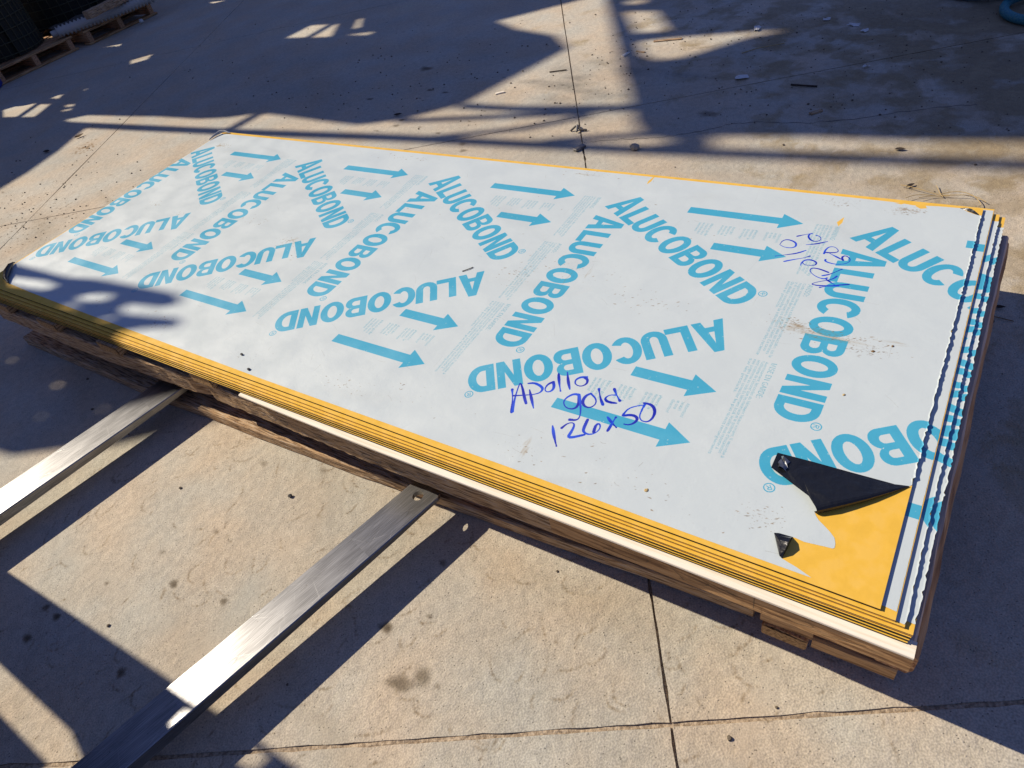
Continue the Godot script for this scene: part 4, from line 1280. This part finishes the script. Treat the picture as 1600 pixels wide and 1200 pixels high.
# ---------------------------------------------------------------- far left: coils on pallets
func small_pallet(label: String, at: Vector3, turn: float, seed_: int) -> Node3D:
	var t := thing("pallet", label, "pallet", at, turn)
	# local: x along the front face, z forwards (front at z = 0)
	for x in [0.03, 0.40, 0.78]:
		var o := obj("stringer", plank_mesh(0.95, 0.085, 0.05, 0.0012, seed_ + int(x * 100)), M.wood_red, t)
		o.position = Vector3(x, 0.022, 0.0)
		o.rotation.y = PI / 2
	for k in 7:
		var o := obj("deck_board", plank_mesh(0.84, 0.02, 0.1, 0.001, seed_ + k), M.wood_red if k % 2 else M.wood_brown, t)
		o.position = Vector3(-0.01, 0.108, -0.05 - k * 0.138)
	for k in 3:
		var o := obj("bottom_board", plank_mesh(0.84, 0.02, 0.1, 0.001, seed_ + 20 + k), M.wood_brown, t)
		o.position = Vector3(-0.01, 0.002, -0.045 - k * 0.40)
	return t

func coil(label: String, at: Vector3, radius: float, high: float, seed_: int) -> void:
	var t := thing("wire_coil", label, "wire coil", at, 0.0)
	var r := RandomNumberGenerator.new()
	r.seed = seed_
	# rolled wire mesh: turns of a spiral sheet with its wires standing out
	var st := start()
	var path := []
	var turns := 9
	for i in turns * 40 + 1:
		var an := TAU * i / 40.0
		var rad := lerpf(radius * 0.22, radius, float(i) / (turns * 40)) + r.randf_range(-0.004, 0.004)
		path.append(Vector3(cos(an) * rad, 0, sin(an) * rad))
	for i in path.size() - 1:
		var n: Vector3 = (path[i] + path[i + 1]).normalized()
		face(st, [path[i], path[i + 1], path[i + 1] + Vector3(0, high + 0.01 * sin(i * 0.9), 0), path[i] + Vector3(0, high + 0.01 * sin((i - 1) * 0.9), 0)], n)
	obj("rolled_mesh", st.commit(), M.wire_black, t)
	st = start()
	for k in 9:
		var ring := []
		for i in 48:
			var an := TAU * i / 48.0
			ring.append(Vector3(cos(an) * (radius + 0.004), 0.03 + k * (high - 0.06) / 8.0 + 0.006 * sin(an * 3 + k), sin(an) * (radius + 0.004)))
		tube_into(st, ring, [0.005], 5, true)
	for i in 40:
		var an := TAU * i / 40.0
		var q := Vector3(cos(an), 0, sin(an)) * (radius + 0.008)
		tube_into(st, [q, q + Vector3(0, high, 0)], [0.004], 5)
	obj("wire", st.commit(), M.wire_dark, t)

func build_corner() -> void:
	M.wire_black = grained(81, [[0.3, lin(0.008, 0.009, 0.006)], [0.7, lin(0.03, 0.032, 0.018)]], Vector3(8, 8, 8), 0.8, 0.0, 0.03, 3.0)
	M.wire_dark = mat(lin(0.06, 0.06, 0.03), 0.6, 0.2)
	small_pallet("reddish timber pallet under the leftmost coil, beside the blue barrel", Vector3(-4.55, 0, -0.92), PI / 2, 300)
	small_pallet("timber pallet behind the first one, carrying the corrugated pipe", Vector3(-4.50, 0, -1.86), PI / 2, 340)
	coil("dark rolled wire mesh coil on the pallet nearest the blue barrel", Vector3(-5.05, 0.135, -1.25), 0.42, 0.8, 1)
	coil("dark wire mesh coil behind the corrugated pipe on the second pallet", Vector3(-5.45, 0.135, -2.35), 0.55, 0.7, 2)
	coil("dark wire mesh coil at the back between the other two coils", Vector3(-6.4, 0.0, -1.75), 0.5, 0.9, 3)
	# corrugated pipe
	var t := thing("corrugated_pipe", "pale corrugated plastic pipe lying along the pallet edge", "pipe")
	var st := start()
	var path := []
	var rad := []
	var a := Vector3(-4.62, 0.185, -1.68)
	var b := Vector3(-4.30, 0.19, -2.62)
	for i in 161:
		path.append(a.lerp(b, i / 160.0) + Vector3(0.02 * sin(i * 0.02), 0, 0))
		rad.append(0.044 + 0.010 * cos(TAU * i / 6.0))
	tube_into(st, path, rad, 14)
	obj("ribbed_wall", st.commit(), mat(lin(0.50, 0.48, 0.43), 0.6), t)
	st = start()
	tube_into(st, [a, a.lerp(b, -0.06)], [0.03, 0.028], 14)
	obj("spigot", st.commit(), mat(lin(0.42, 0.40, 0.36), 0.6), t)
	# timber pole over it
	var pole := plank_mesh(1.5, 0.07, 0.07, 0.002, 401, 0.006)
	var po := obj("timber_pole", pole, M.wood_old)
	po.position = Vector3(-4.28, 0.235, -1.86)
	po.rotation.y = 1.75
	tag(po, "weathered square timber laid on top of the corrugated pipe", "timber")
	# folded sack of mesh at the back
	var sheet := start()
	var r := RandomNumberGenerator.new()
	r.seed = 8
	var rows := []
	for i in 12:
		var row := []
		for k in 12: row.append(Vector3(-4.75 - i * 0.08, 0.15 + 0.05 * sin(i * 0.8) + r.randf_range(-0.006, 0.006), -1.75 - k * 0.08))
		rows.append(row)
	for i in 11:
		for k in 11: face(sheet, [rows[i][k], rows[i][k + 1], rows[i + 1][k + 1], rows[i + 1][k]], Vector3.UP)
	var sk := obj("mesh_sheet", sheet.commit(), grained(83, [[0.3, lin(0.04, 0.037, 0.03)], [0.7, lin(0.16, 0.14, 0.11)]], Vector3(14, 14, 14), 0.9, 0.0, 0.04, 5.0))
	tag(sk, "flat brownish mesh sheet lying on the pallet behind the corrugated pipe", "mesh sheet")
	# blue barrel, only its side shows at the left border
	var br := thing("blue_barrel", "blue plastic barrel at the left border beside the pallet", "barrel", Vector3(-4.70, 0, -0.70))
	st = start()
	var prof := [[0.0, 0.26], [0.02, 0.28], [0.28, 0.29], [0.30, 0.30], [0.33, 0.29], [0.58, 0.29], [0.60, 0.30], [0.63, 0.29], [0.86, 0.28], [0.9, 0.24]]
	for i in prof.size() - 1:
		for k in 32:
			var a1 := TAU * k / 32.0
			var a2 := TAU * (k + 1) / 32.0
			var p := func(an: float, e: Array) -> Vector3: return Vector3(cos(an) * e[1], e[0], sin(an) * e[1])
			var n1 := Vector3(cos(a1), 0, sin(a1))
			var n2 := Vector3(cos(a2), 0, sin(a2))
			smooth_quad(st, [p.call(a1, prof[i]), p.call(a2, prof[i]), p.call(a2, prof[i + 1]), p.call(a1, prof[i + 1])], [n1, n2, n2, n1])
	obj("body", st.commit(), mat(lin(0.01, 0.03, 0.26), 0.45), br)
	var lid := CylinderMesh.new()
	lid.top_radius = 0.24
	lid.bottom_radius = 0.24
	lid.height = 0.02
	var lo := obj("lid", lid, mat(lin(0.01, 0.03, 0.22), 0.5), br)
	lo.position.y = 0.9
	# white block of waste by the second pallet
	var wb := obj("foam_scrap", lump(0.05, 0.04, 5), M.paper)
	wb.position = Vector3(-4.40, 0.025, -2.42)
	tag(wb, "white scrap lying on the concrete beside the second pallet", "scrap")

func build_hose() -> void:
	var t := thing("blue_hose", "thick blue green hose coiled on the dirt at the far right corner", "hose")
	var m := grained(84, [[0.25, lin(0.02, 0.14, 0.20)], [0.6, lin(0.05, 0.26, 0.32)], [0.8, lin(0.14, 0.26, 0.16)]], Vector3(9, 9, 9), 0.6, 0.0, 0.02, 2.0)
	for loop in [[Vector3(3.32, 0.028, -2.28), 0.23, 0.19, 0.021], [Vector3(3.0, 0.028, -2.66), 0.24, 0.21, 0.021], [Vector3(3.22, 0.075, -2.55), 0.3, 0.24, 0.021]]:
		var st := start()
		var ring := []
		for i in 56:
			var an := TAU * i / 56.0
			ring.append(loop[0] + Vector3(cos(an) * loop[1], 0.006 * sin(an * 2.0), sin(an) * loop[2]))
		tube_into(st, ring, [loop[3]], 12, true)
		obj("loop", st.commit(), m, t)

# ---------------------------------------------------------------- litter
func lump(w: float, h: float, seed_: int) -> ArrayMesh:
	var r := RandomNumberGenerator.new()
	r.seed = seed_
	var st := start()
	var rows := []
	for i in 6:
		var row := []
		for k in 8:
			var th := PI * i / 5.0
			var an := TAU * k / 8.0
			var j := 1.0 if i == 0 or i == 5 else r.randf_range(0.75, 1.2)
			row.append(Vector3(sin(th) * cos(an) * w / 2 * j, cos(th) * h / 2 * j, sin(th) * sin(an) * w / 2 * j * 0.8))
		rows.append(row)
	for i in 5:
		for k in 8:
			var l := (k + 1) % 8
			face(st, [rows[i][k], rows[i][l], rows[i + 1][l], rows[i + 1][k]], rows[i][k] + rows[i + 1][l])
	return st.commit()

func leaf_mesh(length: float, seed_: int) -> ArrayMesh:
	var r := RandomNumberGenerator.new()
	r.seed = seed_
	var st := start()
	var prev := []
	var curl := r.randf_range(0.2, 0.6)
	for i in 7:
		var t := i / 6.0
		var w := sin(PI * pow(t, 0.8)) * length * 0.2 + 0.0006
		var y := 0.002 + curl * length * 0.5 * absf(t - 0.4)
		var row := [Vector3((t - 0.5) * length, y + w * 0.7, -w), Vector3((t - 0.5) * length, y, 0), Vector3((t - 0.5) * length, y + w * 0.5, w)]
		if prev.size():
			for k in 2: face(st, [prev[k], prev[k + 1], row[k + 1], row[k]], Vector3.UP)
		prev = row
	return st.commit()

func scrap_mesh(w: float, d: float, seed_: int) -> ArrayMesh:
	var r := RandomNumberGenerator.new()
	r.seed = seed_
	var st := start()
	var rows := []
	for i in 4:
		var row := []
		for k in 4: row.append(Vector3((i / 3.0 - 0.5) * w + r.randf_range(-0.1, 0.1) * w, 0.001 + r.randf() * 0.012, (k / 3.0 - 0.5) * d + r.randf_range(-0.1, 0.1) * d))
		rows.append(row)
	for i in 3:
		for k in 3: face(st, [rows[i][k], rows[i][k + 1], rows[i + 1][k + 1], rows[i + 1][k]], Vector3.UP)
	return st.commit()

func wire_mesh(pts: Array, w: float) -> ArrayMesh:
	var st := start()
	tube_into(st, pts, [w], 6)
	return st.commit()

func lay(called: String, mesh: Mesh, m: Material, x: float, z: float, y: float, turn: float, label: String, category: String, group := "") -> void:
	var o := obj(called, mesh, m)
	o.position = Vector3(x, y, z)
	o.rotation.y = turn
	tag(o, label, category, group)

func build_litter() -> void:
	lay("pebble", lump(0.014, 0.011, 1), M.stone, 1.727, 1.418, 0.005, 0.3, "lone dark pebble on the sunlit slab between the two forks", "pebble")
	lay("wood_chip", plank_mesh(0.16, 0.006, 0.02, 0.001, 31, 0.001), M.wood_old, 1.43, -1.93, 0.001, 0.25, "long pale wood sliver at the edge of the sunny patch in the far shadow", "wood chip")
	lay("wood_chip", plank_mesh(0.055, 0.008, 0.018, 0.001, 32, 0.001), M.wood_pale, 1.335, -1.71, 0.001, 1.3, "short upright lying pale chip right of the far joint", "wood chip")
	lay("wood_chip", plank_mesh(0.06, 0.004, 0.012, 0.001, 33, 0.001), M.wood_old, 1.385, -1.79, 0.001, -0.25, "thin chip just beyond the short pale chip", "wood chip")
	lay("wood_chip", plank_mesh(0.05, 0.006, 0.016, 0.001, 34, 0.001), M.wood_pale, 0.80, -1.18, 0.001, 0.6, "pale wood chip at the tip of the pointed shadow", "wood chip")
	lay("wood_chip", plank_mesh(0.055, 0.007, 0.018, 0.001, 35, 0.001), M.wood_old, 2.50, -1.12, 0.001, 0.8, "small brown wood chip alone in the wide shadow at right", "wood chip")
	lay("stick", wire_mesh([Vector3(-0.06, 0.004, 0), Vector3(0, 0.006, 0.004), Vector3(0.06, 0.004, -0.002)], 0.004), M.leaf_dark, 2.40, -1.40, 0.001, -0.1, "short black stick in the shadow below the slanting joint", "stick")
	lay("stick", wire_mesh([Vector3(-0.05, 0.003, 0), Vector3(0, 0.004, 0.003), Vector3(0.05, 0.003, 0)], 0.003), M.leaf_dark, 1.03, -1.50, 0.001, 0.35, "dark thin stick left of the far joint in the sun", "stick")
	lay("paper_scrap", scrap_mesh(0.06, 0.045, 41), M.paper, 2.09, -1.47, 0.001, 0.4, "torn white paper scrap above the slanting joint in shadow", "paper")
	lay("paper_scrap", scrap_mesh(0.03, 0.06, 42), M.paper, 1.965, -2.10, 0.001, 0.1, "white scrap standing by the end of the sunny dirt wedge", "paper")
	lay("paper_scrap", scrap_mesh(0.06, 0.025, 43), M.paper, 2.45, -2.14, 0.001, -0.1, "long white scrap on the dirt near the top border", "paper")
	lay("paper_scrap", scrap_mesh(0.035, 0.02, 44), M.paper, 2.30, -2.22, 0.001, 0.3, "small white scrap left of the long one on the dirt", "paper")
	lay("paper_scrap", scrap_mesh(0.03, 0.025, 45), M.paper, 2.52, -2.06, 0.001, 0.8, "white flake right of the long scrap on the dirt", "paper")
	lay("paper_scrap", scrap_mesh(0.026, 0.02, 46), M.paper, 2.62, -1.62, 0.001, 0.2, "white flake just below the slanting joint in the shadow", "paper")
	lay("twig", wire_mesh([Vector3(-0.13, 0.003, 0.01), Vector3(-0.05, 0.006, -0.01), Vector3(0.02, 0.01, 0.0), Vector3(0.09, 0.004, -0.02)], 0.0022), M.straw, 2.10, -1.84, 0.001, 0.5, "pale crooked twig in the shadow left of the white scrap", "twig")
	var t := thing("straw_tuft", "tuft of dry straw stems on the sunlit slab behind the stack's right corner", "straw", Vector3(3.08, 0.002, -0.56))
	for s in ["-.13,-.03 -.05,0 .02,.012 .10,.0 .14,.03", "-.02,-.05 0,0 .01,.02", "-.06,.05 -.02,.02 .03,.01", "-.1,.06 -.07,.03 .0,.016", ".0,.0 .05,-.02 .1,.0 .13,.05 .12,.07"]:
		var path := []
		for p in rounded(pts2(s)): path.append(Vector3(p.x, 0.004 + 0.008 * absf(sin(p.x * 20.0)), p.y))
		obj("stem", wire_mesh(path, 0.0012), M.straw, t)
	lay("leaf", leaf_mesh(0.055, 51), M.leaf_dark, 0.33, -0.86, 0.001, 0.4, "dark curled leaf at the edge of the big shadow behind the stack", "leaf")
	lay("leaf", leaf_mesh(0.03, 52), M.leaf_dark, 3.315, 0.02, 0.001, 0.2, "small dark leaf right of the stack's far corner", "leaf")
	lay("leaf", leaf_mesh(0.035, 53), M.leaf_dark, 2.98, -0.60, 0.001, 0.9, "dark dry leaf behind the stack near the straw tuft", "leaf")
	lay("leaf", leaf_mesh(0.04, 54), M.leaf_dark, 2.90, -0.86, 0.001, 0.1, "dark leaf lying in the long thin beam shadow at right", "leaf")
	lay("leaf", leaf_mesh(0.07, 55), M.leaf, -2.12, -0.25, 0.001, 1.1, "brown leaf upright in the shade left of the left joint", "leaf")
	lay("leaf", leaf_mesh(0.07, 56), M.leaf_dark, -2.17, -0.02, 0.001, 0.2, "dark crumpled leaf in the left shade near its edge", "leaf")
	lay("stone", lump(0.045, 0.03, 57), M.stone_pale, 1.86, -0.70, 0.012, 0.2, "grey stone chip in the beam shadow right of the far joint", "stone")
	# twisted wires stuck in the far joint
	var w := thing("wire_knot", "dark knot of wire stuck in the far joint behind the stack", "wire", Vector3(1.50, 0.0, -0.84))
	obj("strand", wire_mesh([Vector3(-0.03, 0.004, 0.02), Vector3(-0.01, 0.02, 0), Vector3(0.02, 0.012, 0.012), Vector3(0.05, 0.005, 0.0)], 0.005), M.stone, w)
	obj("strand", wire_mesh([Vector3(-0.01, 0.005, -0.03), Vector3(0.0, 0.025, 0.0), Vector3(0.01, 0.008, 0.03)], 0.005), M.grey_steel, w)
	lay("metal_clip", box_mesh(Vector3(0.028, 0.012, 0.06), 0.003), M.grey_steel, 1.60, -0.665, 0.007, -0.4, "small grey metal clip lying across the far joint", "clip")
	lay("dead_twig", wire_mesh([Vector3(-0.05, 0.002, 0.03), Vector3(-0.01, 0.004, 0.0), Vector3(0.04, 0.003, -0.02)], 0.0014), M.leaf, 3.31, 0.07, 0.001, -0.5, "hair thin bent stem right of the stack near the dark leaf", "twig")
	# on the film: chips and bits
	lay("wood_splinter", wire_mesh([Vector3(-0.02, 0.0012, 0), Vector3(0.0, 0.002, 0.002), Vector3(0.016, 0.0012, 0)], 0.0013), M.leaf_dark, 1.93, 0.642, TOP + 0.001, 0.9, "dark splinter on the white film between two printed words", "splinter")
	lay("crumb", lump(0.009, 0.004, 58), M.leaf, 3.065, 0.645, TOP + 0.001, 0.3, "brown crumb on the white film right of the soil smear", "leaf")
	lay("crumb", lump(0.007, 0.004, 59), M.leaf, 3.10, 0.615, TOP + 0.001, 1.2, "tiny tan seed on the film right of the brown crumb", "seed")
	lay("crumb", lump(0.007, 0.003, 60), M.straw, 3.04, 0.80, TOP + 0.001, 1.4, "tiny straw bit alone on the film above the black flap", "seed")
	lay("crumb", lump(0.010, 0.003, 61), M.straw, 2.755, 1.195, TOP + 0.001, 1.3, "straw bit with a dark end on the film near the yellow edge", "seed")
	lay("pebble", lump(0.012, 0.008, 62), M.stone, 1.56, 1.245, TOP + 0.003, 0.1, "black crumb on the film close to the near yellow edge", "pebble")
	lay("pebble", lump(0.010, 0.008, 63), M.stone, 1.485, 1.205, TOP + 0.003, 0.1, "second black crumb on the film, a little further in", "pebble")
	# uncountable specks on the slabs
	var mm := MultiMesh.new()
	mm.transform_format = MultiMesh.TRANSFORM_3D
	mm.mesh = lump(0.01, 0.006, 70)
	var r := RandomNumberGenerator.new()
	r.seed = 99
	var spots := []
	for i in 260: spots.append(Vector3(r.randf_range(-3, 3.5), r.randf_range(0.3, 1.3), r.randf_range(-2.4, 2.2)))
	for i in 170: spots.append(Vector3(-1.25 + r.randfn(0, 0.4), r.randf_range(0.3, 1.2), 0.6 + r.randfn(0, 0.3)))
	for i in 420: spots.append(Vector3(r.randf_range(1.1, 3.5), r.randf_range(0.25, 0.9), r.randf_range(-2.5, -1.0)))
	for i in 120: spots.append(Vector3(r.randf_range(-0.6, 1.6), r.randf_range(0.3, 1.3), r.randf_range(-1.9, -0.7)))
	mm.instance_count = spots.size()
	for i in spots.size():
		var s: Vector3 = spots[i]
		mm.set_instance_transform(i, Transform3D(Basis(Vector3.UP, r.randf() * TAU).scaled(Vector3.ONE * s.y), Vector3(s.x, 0.002 * s.y, s.z)))
	var mi := MultiMeshInstance3D.new()
	mi.name = "ground_litter"
	mi.multimesh = mm
	mi.material_override = mat(lin(0.13, 0.105, 0.075), 0.9)
	add_child(mi, true)
	tag(mi, "tiny dark crumbs of soil and gravel strewn over the concrete", "litter", "", "stuff")

# ---------------------------------------------------------------- the scene
func _ready() -> void:
	rng.seed = 1
	var cam := Camera3D.new()
	cam.name = "camera"
	cam.fov = 58.64
	cam.near = 0.05
	cam.far = 1000.0
	cam.transform = Transform3D(Basis(Vector3(0.83789, -0.19293, -0.51060), Vector3(-0.24374, 0.70476, -0.66626), Vector3(0.48839, 0.68271, 0.54348)), Vector3(3.15462, 1.16133 + TOP, 1.95058))
	add_child(cam)
	cam.current = true
	var env := Environment.new()
	env.background_mode = Environment.BG_SKY
	var sky := Sky.new()
	var sm := ProceduralSkyMaterial.new()
	sm.sky_top_color = lin(0.082, 0.125, 0.325)
	sm.sky_horizon_color = lin(0.12, 0.20, 0.42)
	sm.sky_curve = 0.12
	sm.ground_bottom_color = lin(0.16, 0.13, 0.10)
	sm.ground_horizon_color = lin(0.20, 0.19, 0.18)
	sm.sun_angle_max = 12.0
	sky.sky_material = sm
	env.sky = sky
	env.background_energy_multiplier = 0.8
	env.tonemap_mode = Environment.TONE_MAPPER_LINEAR
	env.tonemap_exposure = 1.12
	env.sdfgi_enabled = true
	env.ssao_enabled = true
	env.ssil_enabled = true
	var we := WorldEnvironment.new()
	we.environment = env
	add_child(we)
	var sun := DirectionalLight3D.new()
	sun.name = "sun"
	sun.light_energy = 1.6
	sun.light_color = Color(1.0, 0.945, 0.86)
	sun.light_angular_distance = 0.5
	sun.shadow_enabled = true
	add_child(sun)
	sun.look_at_from_position(Vector3.ZERO, Vector3(1.2, -1.0, -0.18))
	make_materials()
	M.film_grey = mat(lin(0.30, 0.32, 0.35), 0.4)
	M.crumple = mat(lin(0.25, 0.26, 0.28), 0.12, 0.8)
	build_ground()
	build_yard()
	build_stack()
	build_pallet()
	build_forklift()
	build_corner()
	build_hose()
	build_litter()
